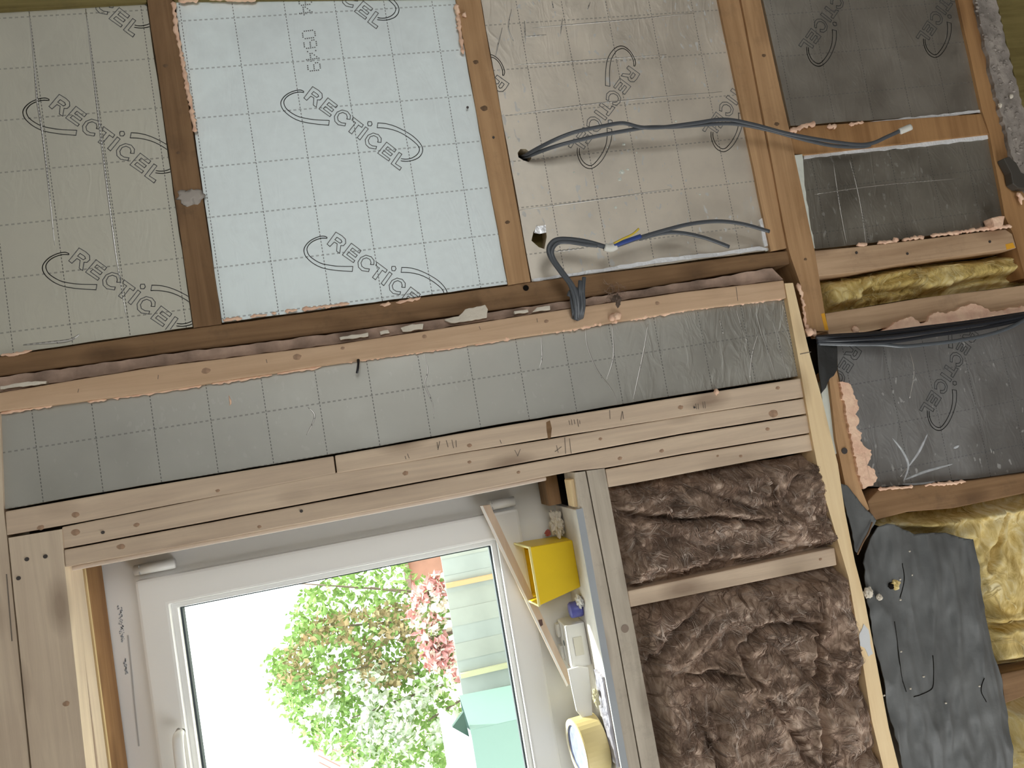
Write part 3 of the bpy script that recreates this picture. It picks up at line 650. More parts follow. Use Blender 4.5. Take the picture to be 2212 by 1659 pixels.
for pts in ([(1105, 20), (1098, 60), (1110, 90)], [(1192, 3), (1196, 20)], [(1215, 40), (1210, 78)], [(1085, 60), (1075, 100), (1070, 125)], [(1133, 45), (1135, 95)], [(1275, 5), (1268, 22)], [(1130, 80), (1180, 75)], [(1110, 140), (1200, 135), (1300, 128), (1440, 118)], [(1095, 250), (1300, 222), (1560, 198)], [(1150, 60), (1330, 45), (1500, 28)], [(1115, 455), (1300, 430), (1450, 408)], [(1190, 545), (1262, 536)]):
    crease('B3', pts, 0.0014, CRM)
for pts in ([(1835, 345), (1850, 400), (1862, 460), (1872, 535)], [(1800, 350), (1815, 450), (1830, 530)], [(1760, 420), (1900, 400), (2080, 385)]):
    crease('L2', pts, 0.0013, CRM)
for pts in ([(1960, 745), (1975, 800), (1965, 860)], [(2000, 950), (1975, 990), (1945, 1030)]):
    crease('L3', pts, 0.0013, CRM)
WIPE = plain('white_wipe', (0.50, 0.52, 0.54), 0.6, var=0.25, vscale=60)
for pts in ([(1928, 946), (1950, 975), (1962, 1005), (1952, 1040)], [(1962, 1008), (1985, 975), (2004, 936)], [(1955, 1036), (2000, 1018), (2058, 1002)], [(1950, 1046), (1990, 1046), (2020, 1040)], [(2060, 968), (2072, 962)]):
    crease('L3', pts, 0.0034, WIPE, 'wipe_mark')
for k, (a, c, r) in enumerate([(1343, 372, 0.006), (1338, 388, 0.004), (1347, 312, 0.004), (1356, 366, 0.003), (1312, 318, 0.002), (1375, 330, 0.002), (1460, 262, 0.003), (1330, 448, 0.003), (1240, 372, 0.002), (1100, 298, 0.003), (1512, 420, 0.002), (1655, 540, 0.004), (1560, 530, 0.002)]):
    b = lump_bm(W(a, c, yF), r * 0.8, 0.0012, r, k, 2, 0.8, 2.5); bm_obj('plaster_speck', b, WHITEF, FOILS['B3'][0])
# dark insides and torn foil at the holes
prism('cable_hole', hole1, yF + 0.035, yF + 0.045, DARK, FOILS['B3'][0])
prism('cable_hole', hole2, yF + 0.04, yF + 0.048, OLIVE, FOILS['B3'][0])
prism('torn_foil_flap', [(1154, 503), (1158, 489), (1179, 486), (1180, 502), (1166, 505)], yF - 0.004, yF - 0.002, plain('bright_foil', (0.85, 0.86, 0.88), 0.3, 0.6, bump=0.4), FOILS['B3'][0])
# turned foil edges, their shine put into a pale base colour
SHINE = plain('painted_foil_shine', (0.90, 0.92, 0.95), 0.4, 0.15, bump=0.9, bscale=90)
def edge_tape(key, poly, seed):
    o, pl, y0, h = FOILS[key]
    prism('foil_edge', wob(poly, 12, 1.3, seed), y0 - 0.002, y0 + 0.0005, SHINE, o)
edge_tape('B3', [(1150, 603), (1290, 582), (1440, 556), (1560, 545), (1640, 532), (1662, 538), (1560, 552), (1440, 566), (1290, 589), (1152, 608)], 1)
edge_tape('L2', [(1736, 332), (1850, 320), (1985, 309), (2136, 287), (2137, 299), (2000, 316), (1850, 330), (1737, 343)], 2)
edge_tape('L1', [(1880, 263), (2000, 250), (2118, 237), (2120, 243), (2000, 257), (1882, 268)], 3)
edge_tape('B3', [(1640, 475), (1648, 470), (1660, 530), (1652, 533)], 4)
prism('foam_line', wob([(1716, 335), (1733, 333), (1735, 345), (1738, 400), (1750, 480), (1761, 536), (1752, 541), (1745, 500), (1732, 440), (1722, 380)], 14, 1.2, 9), 0.010, 0.03, WHITEF, FOILS['L2'][0], bevel=0.002)

# ------------------------------------------------------------------ pink foam
def foam_bead(parent, pts, r, y0, seed, gaps=0.0, name='foam_bead'):
    P = catmull([W(a, c, y0) for a, c in pts], 1)
    Q = []
    for i in range(len(P) - 1):
        n = max(2, int((P[i + 1] - P[i]).length / 0.0045))
        for k in range(n): Q.append(P[i].lerp(P[i + 1], k / n))
    rr = random.Random(seed); runs = []; cur = []
    for p in Q:
        nz = noise.noise(Vector((p.x * 55, seed * 3.1, p.z * 55)))
        if nz < -1 + 2 * gaps * 0.9 - 0.0 and gaps > 0:
            if len(cur) > 2: runs.append(cur)
            cur = []
        else:
            cur.append(p + Vector((rr.uniform(-1, 1) * r * 0.35, rr.uniform(-0.3, 0.3) * r, rr.uniform(-1, 1) * r * 0.35)))
    if len(cur) > 2: runs.append(cur)
    for j, run in enumerate(runs):
        rs = [r * rr.uniform(0.55, 1.35) for _ in run]; rs[0] = rs[-1] = r * 0.25
        tube(name, run, (lambda t, rs=rs: rs[min(len(rs) - 1, int(t * (len(rs) - 1) + 0.5))]), PINK, parent, 7, 0.8, 0.25, seed + j)
b1, b2, b3, l1, l2, l3, aa = (FOILS[k][0] for k in ('B1', 'B2', 'B3', 'L1', 'L2', 'L3', 'A'))
foam_bead(b2, [(374, 2), (380, 60), (390, 110), (402, 175), (412, 230), (424, 292)], 0.0038, yB - 0.001, 1)
foam_bead(b2, [(480, 692), (560, 682), (620, 672), (700, 662), (760, 655)], 0.0036, yB, 2, 0.42)
foam_bead(b2, [(775, 662), (830, 658), (905, 645), (915, 640)], 0.0030, yB, 3, 0.45)
foam_bead(b2, [(985, 8), (990, 40), (994, 80), (1000, 120)], 0.0045, yB, 4)
foam_bead(b2, [(1000, 30), (1012, 38)], 0.005, yB - 0.003, 5)
foam_bead(b2, [(985, 140), (994, 150)], 0.003, yF, 6)
foam_bead(b2, [(385, 2), (470, -2), (530, 1), (560, -3)], 0.0035, yB, 7, 0.42)
foam_bead(b1, [(0, 768), (30, 765), (75, 756)], 0.0028, yB, 8)
foam_bead(b1, [(145, 8), (160, 11)], 0.005, yB - 0.002, 9)
foam_bead(b1, [(230, 8), (238, 14)], 0.0045, yB, 91)
foam_bead(l1, [(1705, 282), (1722, 280), (1736, 272), (1765, 268)], 0.0055, yB - 0.002, 10)
foam_bead(l1, [(1788, 274), (1812, 271)], 0.0065, yB - 0.002, 11)
foam_bead(l1, [(1825, 270), (1842, 268), (1870, 262)], 0.0034, yB, 12, 0.4)
foam_bead(l2, [(1850, 530), (1878, 527)], 0.0045, yB - 0.002, 13)
foam_bead(l2, [(1895, 526), (1960, 517), (2000, 510)], 0.0052, yB - 0.002, 14, 0.38)
foam_bead(l2, [(2010, 510), (2070, 502), (2130, 494), (2190, 488)], 0.0044, yB - 0.002, 15)
prism('foam_lump', wob([(2142, 470), (2160, 466), (2172, 466), (2168, 485), (2158, 494), (2148, 490)], 7, 1.5, 5), -0.012, 0.014, PINK, l2, bevel=0.003)
foam_bead(aa, [(0, 893), (60, 884), (120, 874)], 0.0030, 0.002, 16, 0.3)
foam_bead(aa, [(190, 868), (321, 850), (440, 832), (560, 814), (700, 791)], 0.0026, 0.002, 17, 0.38)
foam_bead(aa, [(700, 788), (820, 772), (940, 756), (1034, 743), (1110, 730)], 0.0026, 0.002, 18, 0.3)
foam_bead(aa, [(1075, 733), (1110, 727), (1150, 720), (1222, 713), (1290, 700), (1340, 692)], 0.0040, 0.0, 19, 0.2)
foam_bead(aa, [(1318, 693), (1335, 680), (1345, 675)], 0.008, -0.006, 20)
foam_bead(aa, [(1360, 690), (1440, 676), (1500, 666), (1600, 654), (1696, 643)], 0.0042, 0.001, 21, 0.15)
foam_bead(aa, [(1540, 850), (1558, 846)], 0.006, 0.002, 22)
foam_bead(aa, [(495, 855), (498, 872), (494, 878)], 0.0017, 0.007, 23)
prism('foam_patch', wob([(1472 + a / 2.989, 500 + c / 2.989) for a, c in [(1020, 970), (1060, 975), (1095, 990), (1110, 1050), (1140, 1090), (1145, 1150), (1125, 1180), (1150, 1220), (1128, 1262), (1168, 1300), (1155, 1350), (1185, 1390), (1228, 1410), (1222, 1470), (1200, 1510), (1252, 1545), (1268, 1590), (1240, 1640), (1175, 1664), (1140, 1540), (1100, 1350), (1060, 1150)]], 4.5, 2.4, 4), -0.003, 0.022, PINK, l3, bevel=0.001)
prism('foam_patch', wob([(1650 + a * 0.2541, 400 + c * 0.2541) for a, c in [(1020, 1232), (1090, 1190), (1150, 1150), (1250, 1115), (1310, 1150), (1330, 1175), (1395, 1160), (1410, 1110), (1480, 1075), (1540, 1090), (1590, 1070), (1640, 1065), (1690, 1030), (1780, 1008), (1860, 1030), (1905, 1050), (1925, 1075), (2000, 1070), (2090, 1040), (2212, 1030), (2300, 1025), (2300, 1075), (2212, 1085), (2100, 1092), (1900, 1122), (1600, 1170), (1300, 1205), (1120, 1235)]], 4.5, 2.0, 6), -0.003, 0.018, PINK, l3, bevel=0.001)
foam_bead(l3, [(1840, 712), (1862, 711)], 0.006, -0.001, 24)
foam_bead(l3, [(1898, 1056), (1960, 1052), (2020, 1046), (2090, 1040)], 0.0036, 0.004, 25, 0.25)
fm = [(1722, 612), (1728, 625), (1734, 650), (1738, 690), (1744, 715), (1765, 720)]
foam_bead(T3b, fm, 0.0042, 0.001, 26, 0.15)
foam_bead(T3b, [(1742, 712), (1756, 718), (1770, 716)], 0.0075, -0.003, 27)
foam_bead(RT, [(2196, 415), (2204, 430), (2210, 445)], 0.006, 0.0, 28)

# white foam strip beside the brown plate
tag(prism('foam_strip', wob([(1773, 838), (1788, 818), (1800, 890), (1806, 952), (1812, 975), (1803, 984), (1793, 958), (1782, 905)], 9, 1.0, 8), 0.012, 0.04, WHITEF, bevel=0.002), 'thin white foam strip between the pale sole plate and the tan plate', 'foam strip')
# crusty plaster edge
crust = wob([(2087, -100), (2131, -100), (2152, 0), (2175, 100), (2212, 243), (2270, 430), (2245, 470), (2190, 350), (2151, 200), (2108, 0)], 9, 2.4, 12)
xz = XZ(crust, 0.0)
bm = prism_bm(xz, 0.0, 0.04)
PE = tag(bm_obj('plaster_edge', bm, PLASTER), 'crusty grey broken plaster edge running down the top right corner', 'plaster')
rr = random.Random(5)
bmL = bmesh.new()
for i in range(120):
    t = rr.random(); px = 2100 + t * 110 + rr.uniform(0, 38); py = -5 + t * 400
    p = W(px, py, -0.001); s = rr.uniform(0.0015, 0.0045)
    b = lump_bm(p, s, s * 0.7, s * rr.uniform(0.8, 1.6), i, 1)
    me = bpy.data.meshes.new('t'); b.to_mesh(me); b.free(); bmL.from_mesh(me); bpy.data.meshes.remove(me)
o = bm_obj('plaster_crumbs', bmL, PLASTER, PE); o['kind'] = 'stuff'
b = lump_bm(W(2160, 228, -0.004), 0.006, 0.004, 0.004, 3, 2); bm_obj('white_chip', b, PLASTW, PE)
b = lump_bm(W(2184, 208, -0.004), 0.006, 0.004, 0.005, 4, 2); bm_obj('white_chip', b, PLASTW, PE)
# dark metal bracket at the right edge
br = tag(prism('bracket', [(2168, 342), (2180, 338), (2196, 352), (2206, 372), (2230, 385), (2230, 408), (2200, 406), (2188, 396), (2184, 372)], -0.012, 0.008, plain('dark_metal', (0.10, 0.092, 0.08), 0.55, 0.4), bevel=0.002), 'small dark metal bracket below the crusty plaster at the right edge', 'bracket')

# ------------------------------------------------------------------ wool
def wool(name, label, poly_px, y0, amp, cell, mat, seed, fibs, fmats, fr=0.0007, freq=11.0, edge=0.035, stretch=1.0, flow=2.0, ridge=1.0, creases=()):
    """a torn batt: displaced sheet with billows and creases, plus loose strands"""
    xz = XZ(poly_px, y0)
    crs = [([(p.x, p.z) for p in (W(a, c, y0) for a, c in pts)], wd, dp) for pts, wd, dp in creases]
    def h(x, z):
        s = Vector((x * freq, seed * 7.3, z * freq * stretch))
        wv = Vector((noise.noise(s * 0.6 + Vector((9, 0, 0))), 0, noise.noise(s * 0.6 + Vector((0, 9, 0))))) * 1.1
        q = s + wv
        a = abs(noise.noise(q)); c = abs(noise.noise(q * 2.2 + Vector((3, 1, 5)))); e = noise.noise(q * 6.0)
        f = noise.noise(q * 13.0)
        v = (1 - math.exp(-a * 5.0)) * 0.6 * ridge + c * 0.45 + e * 0.11 + f * 0.06
        v *= amp
        if crs:
            jx, jz = x + 0.006 * noise.noise(Vector((x * 40, 3, z * 40))), z + 0.006 * noise.noise(Vector((x * 40, 8, z * 40)))
            for pl, wd, dp in crs:
                dm = min(seg_dist((jx, jz), pl[i], pl[i + 1]) for i in range(len(pl) - 1))
                v -= dp * math.exp(-(dm / wd) ** 2) - dp * 0.35 * math.exp(-((dm - wd * 2.2) / (wd * 1.2)) ** 2)
        return v
    bm = bmesh.new()
    vs = [bm.verts.new((p[0], y0, p[1])) for p in xz]
    for t in tessellate_polygon([[Vector((p[0], p[1], 0)) for p in xz]]):
        try: bm.faces.new([vs[i] for i in t])
        except ValueError: pass
    xs = [p[0] for p in xz]; zs = [p[1] for p in xz]
    x = min(xs) + cell
    while x < max(xs):
        bmesh.ops.bisect_plane(bm, geom=bm.verts[:] + bm.edges[:] + bm.faces[:], plane_co=(x, 0, 0), plane_no=(1, 0, 0)); x += cell
    z = min(zs) + cell
    while z < max(zs):
        bmesh.ops.bisect_plane(bm, geom=bm.verts[:] + bm.edges[:] + bm.faces[:], plane_co=(0, 0, z), plane_no=(0, 0, 1)); z += cell
    def surf(x, z):
        d = edge_dist((x, z), xz); f = min(1.0, d / edge); f = f * f * (3 - 2 * f)
        return y0 + 0.03 * (1 - f) - h(x, z) * (0.25 + 0.75 * f)
    for v in bm.verts: v.co.y = surf(v.co.x, v.co.z)
    o = bm_obj(name, bm, mat, smooth=True)
    # face the room
    tag(o, label, 'insulation')
    rnd = random.Random(seed * 31 + 1)
    for fm, share in fmats:
        V = []; Fc = []
        for i in range(int(fibs * share)):
            for _ in range(50):
                x, z = rnd.uniform(min(xs), max(xs)), rnd.uniform(min(zs), max(zs))
                if inside((x, z), xz): break
            else: continue
            th = noise.noise(Vector((x * 6, seed, z * 6))) * math.pi * flow + rnd.uniform(-0.6, 0.6); pts = []
            n = rnd.randint(5, 11); st = rnd.uniform(0.003, 0.007); cv = rnd.uniform(-0.25, 0.25); lift = rnd.uniform(0.0005, 0.006)
            r0 = fr * rnd.uniform(0.4, 1.2)
            for k in range(n):
                if not inside((x, z), xz): break
                pts.append(Vector((x, surf(x, z) - lift * math.sin(math.pi * (k + 0.3) / n), z)))
                th += cv + noise.noise(Vector((x * 25, seed + 5, z * 25))) * 0.5
                x += math.cos(th) * st; z += math.sin(th) * st
            if len(pts) < 4: continue
            dr = (pts[-1] - pts[0]); pr = Vector((-dr.z, 0, dr.x)).normalized()
            for q_ in range(rnd.randint(1, 7)):
                of = rnd.uniform(-0.005, 0.005); sh_ = rnd.uniform(0.4, 1.0); ph = rnd.uniform(0, 3)
                pp = [p + pr * (of * (sh_ + 0.5 * math.sin(ph + i_ * 0.35))) + Vector((0, rnd.uniform(-0.0006, 0.0014), 0)) for i_, p in enumerate(pts)]
                v2, f2 = tube_data(pp, lambda t: r0 * (1 - 0.7 * abs(2 * t - 1)), 3)
                k = len(V); V += v2; Fc += [tuple(a + k for a in f) for f in f2]
        if V:
            q = mesh_obj('loose_strands', V, Fc, fm, o); q['kind'] = 'stuff'
    return o
BF = [(FIB, 0.22), (FIBD, 0.78)]
wool('mineral_wool', 'brown mineral wool batt above the short pale stud, under the stud pack', [(1316, 1056), (1374, 1046), (1640, 996), (1700, 990), (1742, 980), (1768, 990), (1784, 1040), (1797, 1100), (1832, 1192), (1806, 1183), (1700, 1202), (1480, 1250), (1354, 1275), (1335, 1165)], 0.022, 0.052, 0.0034, WOOLB, 1, 1500, BF, 0.0006, 8.5, 0.03, 1.0, 1.6, 1.0, [([(1330, 1108), (1400, 1116), (1500, 1122), (1560, 1118), (1640, 1128)], 0.006, 0.028), ([(1646, 1005), (1650, 1060), (1660, 1110), (1700, 1150)], 0.005, 0.022), ([(1370, 1240), (1470, 1236), (1560, 1212), (1640, 1205)], 0.007, 0.025), ([(1330, 1190), (1370, 1230)], 0.006, 0.02)])
wool('mineral_wool', 'large brown mineral wool batt filling the bay below the short pale stud', [(1364, 1314), (1500, 1287), (1700, 1246), (1806, 1224), (1838, 1206), (1853, 1225), (1848, 1262), (1838, 1290), (1850, 1340), (1858, 1390), (1868, 1450), (1880, 1556), (1906, 1659), (1926, 1780), (1450, 1780), (1428, 1659), (1396, 1480)], 0.020, 0.058, 0.0034, WOOLB, 2, 2600, BF, 0.0006, 7.5, 0.03, 1.0, 1.6, 1.0, [([(1745, 1285), (1752, 1340), (1748, 1400), (1752, 1480), (1760, 1560), (1768, 1650), (1770, 1760)], 0.006, 0.032), ([(1590, 1390), (1640, 1352), (1690, 1346), (1740, 1345)], 0.008, 0.034), ([(1590, 1390), (1598, 1440), (1620, 1470)], 0.006, 0.026), ([(1410, 1420), (1400, 1480), (1412, 1560), (1425, 1640)], 0.008, 0.03), ([(1480, 1460), (1540, 1452), (1590, 1460)], 0.006, 0.025), ([(1550, 1275), (1600, 1262), (1660, 1262)], 0.006, 0.025), ([(1640, 1500), (1700, 1570), (1740, 1640)], 0.006, 0.02), ([(1500, 1560), (1540, 1620), (1530, 1700)], 0.006, 0.02)])
wool('mineral_wool', 'slot of dull yellow mineral wool between two brown studs, beside the long tan plate', [(1769, 601), (1858, 590), (1950, 573), (2000, 566), (2130, 556), (2192, 541), (2260, 560), (2260, 608), (2212, 613), (1980, 642), (1783, 675)], 0.046, 0.042, 0.0045, WOOLD, 3, 160, [(FIBY, 1.0)], 0.0005, 9.0, 0.02, 0.5, 2.0, 1.0, [([(1855, 640), (1920, 634), (1975, 626)], 0.008, 0.03), ([(1962, 570), (1958, 605), (1950, 630)], 0.004, 0.015), ([(1853, 590), (1856, 640), (1850, 665)], 0.004, 0.018), ([(2050, 620), (2120, 604), (2190, 598)], 0.008, 0.03)])
wool('mineral_wool', 'big bright yellow mineral wool batt at the right, partly covered by the black membrane', [(1896, 1132), (1960, 1110), (2060, 1101), (2212, 1070), (2330, 1048), (2330, 1420), (2212, 1436), (2158, 1444), (2120, 1300), (2080, 1180), (2000, 1160), (1930, 1145)], 0.034, 0.042, 0.0045, WOOLY, 4, 120, [(FIBY, 1.0)], 0.0005, 5.5, 0.03, 1.0, 2.0, 1.0, [([(2120, 1345), (2160, 1352), (2212, 1345), (2300, 1350)], 0.006, 0.022), ([(1900, 1128), (2000, 1116), (2100, 1100), (2212, 1080)], 0.007, 0.03), ([(2160, 1110), (2150, 1170), (2130, 1230)], 0.005, 0.014)])
wool('mineral_wool', 'small piece of yellow mineral wool in the lower right corner beside the membrane', [(2172, 1525), (2212, 1509), (2330, 1506), (2330, 1800), (2200, 1800), (2186, 1659)], 0.032, 0.034, 0.0045, WOOLY, 5, 60, [(FIBY, 1.0)], 0.0006, 8.0)

# ------------------------------------------------------------------ black membrane
SURF = {}
def sheet(name, label, poly_px, y0, th, mat, seed, amp=0.007, cell=0.006, sx=5, sz=13):
    xz = XZ(poly_px, y0)
    bm = prism_bm(xz, y0, y0 + th)
    for ax, vals in (((1, 0, 0), [p[0] for p in xz]), ((0, 0, 1), [p[1] for p in xz])):
        x = min(vals) + cell
        while x < max(vals):
            bmesh.ops.bisect_plane(bm, geom=bm.verts[:] + bm.edges[:] + bm.faces[:], plane_co=(x * ax[0], 0, x * ax[2]), plane_no=ax); x += cell
    def disp(x, z):
        q = Vector((x * sx + z * 6, seed * 5.0, z * sz))
        return amp * (1.5 * (1 - abs(noise.noise(q)) * 2.2) + 0.55 * (1 - 2 * abs(noise.noise(q * 2.4 + Vector((5, 0, 1))))) + 0.35 * noise.noise(q * 5.5))
    for v in bm.verts: v.co.y -= disp(v.co.x, v.co.z)
    SURF[name + str(seed)] = lambda a, c: (lambda p: Vector((p.x, y0 - disp(p.x, p.z), p.z)))(W(a, c, y0))
    o = bm_obj(name, bm, mat, smooth=False)
    for p in o.data.polygons: p.use_smooth = abs(p.normal.y) > 0.3
    return tag(o, label, 'membrane')
M3 = sheet('membrane', 'large torn black membrane sheet hanging between the sole plate and the yellow wool', wob([(1858, 1215), (1862, 1195), (1876, 1165), (1892, 1138), (1908, 1130), (1924, 1132), (1945, 1142), (1973, 1154), (2010, 1150), (2037, 1150), (2060, 1158), (2094, 1164), (2100, 1190), (2107, 1221), (2131, 1355), (2161, 1455), (2171, 1539), (2181, 1659), (2194, 1800), (1964, 1800), (1944, 1659), (1919, 1556), (1892, 1415), (1869, 1285)], 14, 1.5, 2), 0.006, 0.002, MEMB, 1)
M2 = sheet('membrane', 'narrow strip of black membrane torn off above the large sheet', wob([(1812, 1044), (1826, 1048), (1868, 1100), (1882, 1112), (1890, 1124), (1880, 1142), (1866, 1168), (1853, 1196), (1846, 1190), (1836, 1140), (1822, 1090)], 10, 1.2, 3), 0.0035, 0.002, MEMB, 2, 0.003)
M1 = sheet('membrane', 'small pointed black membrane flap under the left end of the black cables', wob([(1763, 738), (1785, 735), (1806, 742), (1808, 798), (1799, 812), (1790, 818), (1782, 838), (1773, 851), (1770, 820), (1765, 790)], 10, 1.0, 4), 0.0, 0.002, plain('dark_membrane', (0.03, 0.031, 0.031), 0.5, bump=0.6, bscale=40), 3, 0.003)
tube('torn_edge', catmull([W(1884, 1128, -0.004), W(1876, 1150, -0.006), W(1864, 1172, -0.006), W(1852, 1198, -0.004)], 4), 0.0017, plain('rust_brown', (0.22, 0.13, 0.07), 0.8), M2)
b = lump_bm(SURF['membrane1'](1928, 1262), 0.011, 0.005, 0.013, 9, 3, 0.5); bm_obj('wool_tuft', b, WOOLY, M3)
b = lump_bm(SURF['membrane1'](1919, 1264), 0.008, 0.003, 0.007, 19, 2, 0.4); bm_obj('puncture', b, DARK, M3)
for i, (a, c) in enumerate([(1937, 1250), (1899, 1290), (1939, 1294), (1968, 1242), (1940, 1405), (1987, 1458), (1958, 1484), (2035, 1515), (2110, 1480), (1960, 1190), (1905, 1500)]):
    b = lump_bm(SURF['membrane1'](a, c), 0.0022, 0.0016, 0.003, i, 1); bm_obj('white_speck', b, PLASTW, M3)
for pts_ in ([(2004, 1412), (2009, 1450), (2007, 1478), (1996, 1490), (1966, 1502)], [(1941, 1215), (1946, 1250), (1938, 1290)], [(2118, 1462), (2112, 1490), (2120, 1512)], [(1925, 1340), (1935, 1430), (1948, 1490)]):
    tube('wrinkle', [p - Vector((0, 0.0003, 0)) for p in (SURF['membrane1'](q.x, q.z) for q in catmull([Vector((a, 0, c)) for a, c in pts_], 6))], 0.0009, DARK, M3, 6)
# crumbs of white plaster by the sole plate
CR = tag(bm_obj('plaster_lump', lump_bm(W(1876, 1280, -0.008), 0.012, 0.007, 0.010, 21, 3, 0.4), PLASTW), 'small white plaster lump stuck between sole plate and membrane', 'plaster')
tag(bm_obj('plaster_lump', lump_bm(W(1899, 1290, -0.008), 0.007, 0.005, 0.006, 22, 3, 0.5), PLASTW), 'crumb of pinkish plaster on the membrane beside the white lump', 'plaster')
prism('paint_blot', wob([(1856, 1370), (1866, 1348), (1876, 1360), (1880, 1390), (1886, 1412), (1876, 1418), (1868, 1400), (1858, 1395)], 8, 1.2, 2), -0.0072, -0.005, plain('pale_blue_filler', (0.72, 0.74, 0.76), 0.7), T3c)

# ------------------------------------------------------------------ cables
def cable(parent, pts, r=0.0045, mat=CABLE, flat=0.6, name='cable'):
    P = catmull([W(a, c, y) for a, c, y in pts], 7)
    return tube(name, P, r, mat, parent, 10, flat)
c1 = empty('loose_cable', W(1132, 337, yF)); tag(c1, 'pair of dark grey cables from the round hole, reaching right to a white-taped end', 'cable')
cable(c1, [(1128, 338, 0.045), (1140, 332, 0.0), (1190, 306, -0.035), (1240, 286, -0.045), (1300, 273, -0.05), (1345, 266, -0.05), (1385, 275, -0.05), (1430, 275, -0.05), (1500, 266, -0.05), (1565, 258, -0.05), (1625, 268, -0.045), (1700, 288, -0.04), (1780, 303, -0.035), (1850, 312, -0.03), (1885, 309, -0.03), (1915, 296, -0.035), (1948, 281, -0.04)], 0.0042)
cable(c1, [(1130, 342, 0.045), (1145, 336, 0.0), (1200, 316, -0.03), (1280, 296, -0.04), (1360, 281, -0.045), (1400, 275, -0.045), (1460, 274, -0.045), (1530, 269, -0.045), (1590, 268, -0.045), (1660, 281, -0.04), (1730, 300, -0.035), (1800, 315, -0.03), (1860, 317, -0.028), (1880, 313, -0.028)], 0.0042)
tube('white_tape', catmull([W(1944, 284, -0.0405), W(1956, 279, -0.041), W(1968, 274, -0.042)], 3), 0.0072, TAPEW, c1, 8, 0.6)
c2 = empty('loose_cable', W(1243, 690, -0.01)); tag(c2, 'bent dark grey cable rising from the cable knot, with white tape and blue wire', 'cable')
cable(c2, [(1244, 690, -0.012), (1242, 650, -0.03), (1232, 615, -0.04), (1212, 588, -0.045), (1190, 556, -0.05), (1186, 535, -0.05), (1200, 519, -0.05), (1228, 517, -0.05), (1270, 523, -0.05), (1312, 535, -0.05)], 0.0052, flat=0.75)
cable(c2, [(1248, 688, -0.012), (1248, 650, -0.032), (1238, 618, -0.042), (1218, 590, -0.047), (1197, 560, -0.052), (1193, 540, -0.052), (1205, 525, -0.052), (1228, 523, -0.052), (1262, 528, -0.052), (1290, 531, -0.052)], 0.0042)
cable(c2, [(1312, 535, -0.05), (1340, 528, -0.05), (1380, 514, -0.05), (1430, 499, -0.05), (1490, 484, -0.05), (1550, 478, -0.045), (1605, 484, -0.04), (1662, 500, -0.035)], 0.0042)
cable(c2, [(1380, 516, -0.048), (1430, 504, -0.048), (1470, 503, -0.048), (1520, 513, -0.045), (1575, 533, -0.04)], 0.0042)
cable(c2, [(1326, 531, -0.054), (1350, 522, -0.055), (1384, 510, -0.054)], 0.0046, BLUEC, 0.8, 'blue_wire')
cable(c2, [(1326, 526, -0.056), (1345, 516, -0.058), (1366, 506, -0.058), (1380, 494, -0.06)], 0.0022, YELC, 1.0, 'yellow_wire')
tube('white_tape', catmull([W(1306, 533, -0.051), W(1318, 536, -0.051), W(1330, 531, -0.051)], 3), 0.0085, TAPEW, c2, 10, 0.8)
c3 = empty('cable_knot', W(1243, 690, -0.01)); tag(c3, 'knot of dark cables poking out at the plaster strip, below the bent cable', 'cable')
rr = random.Random(3)
for k in range(7):
    a = 1238 + k * 3.2; tip = (1262 + rr.uniform(-14, 8), 598 + rr.uniform(0, 16)) if k > 3 else (1228 + k * 5, 640 - k * 6)
    cable(c3, [(a, 695 - abs(k - 3) * 2, 0.002), (a + 1, 678, -0.016), (a - 2 + k, 655, -0.024 - 0.002 * (k % 3)), ((a + tip[0]) / 2, 630, -0.03), (tip[0], tip[1], -0.026)], 0.0042, CABLE, 0.7)
c4 = empty('cable_bundle', W(1770, 730, -0.01)); tag(c4, 'bundle of black cables under the jagged pink foam, running to the right edge', 'cable')
for k, (pts) in enumerate([
    [(1762, 730, -0.008), (1800, 728, -0.018), (1880, 724, -0.022), (1960, 716, -0.024), (2050, 704, -0.024), (2130, 694, -0.022), (2212, 680, -0.018), (2300, 668, -0.01)],
    [(1764, 735, -0.008), (1810, 735, -0.022), (1890, 731, -0.028), (1970, 722, -0.03), (2060, 709, -0.03), (2140, 697, -0.026), (2212, 684, -0.02), (2300, 672, -0.012)],
    [(1764, 739, -0.006), (1820, 741, -0.020), (1890, 740, -0.026), (1950, 735, -0.028), (2020, 724, -0.03), (2110, 711, -0.028), (2180, 697, -0.022), (2220, 686, -0.02)],
    [(1766, 742, -0.004), (1830, 744, -0.018), (1900, 744, -0.024), (1950, 748, -0.03), (2000, 744, -0.034), (2060, 737, -0.036), (2130, 724, -0.034), (2180, 708, -0.028), (2218, 688, -0.022)],
    [(1764, 728, -0.002), (1820, 724, -0.012), (1900, 719, -0.014), (1990, 708, -0.016), (2080, 697, -0.016), (2212, 677, -0.012), (2300, 664, -0.006)],
    [(1764, 733, 0.0), (1840, 734, -0.010), (1930, 727, -0.014), (2020, 715, -0.016), (2120, 700, -0.014), (2215, 681, -0.012)]]):
    cable(c4, pts, 0.0042, CABLEB if k != 3 else plain('glossy_grey_cable', (0.10, 0.115, 0.13), 0.25, spec=0.7), 0.75)
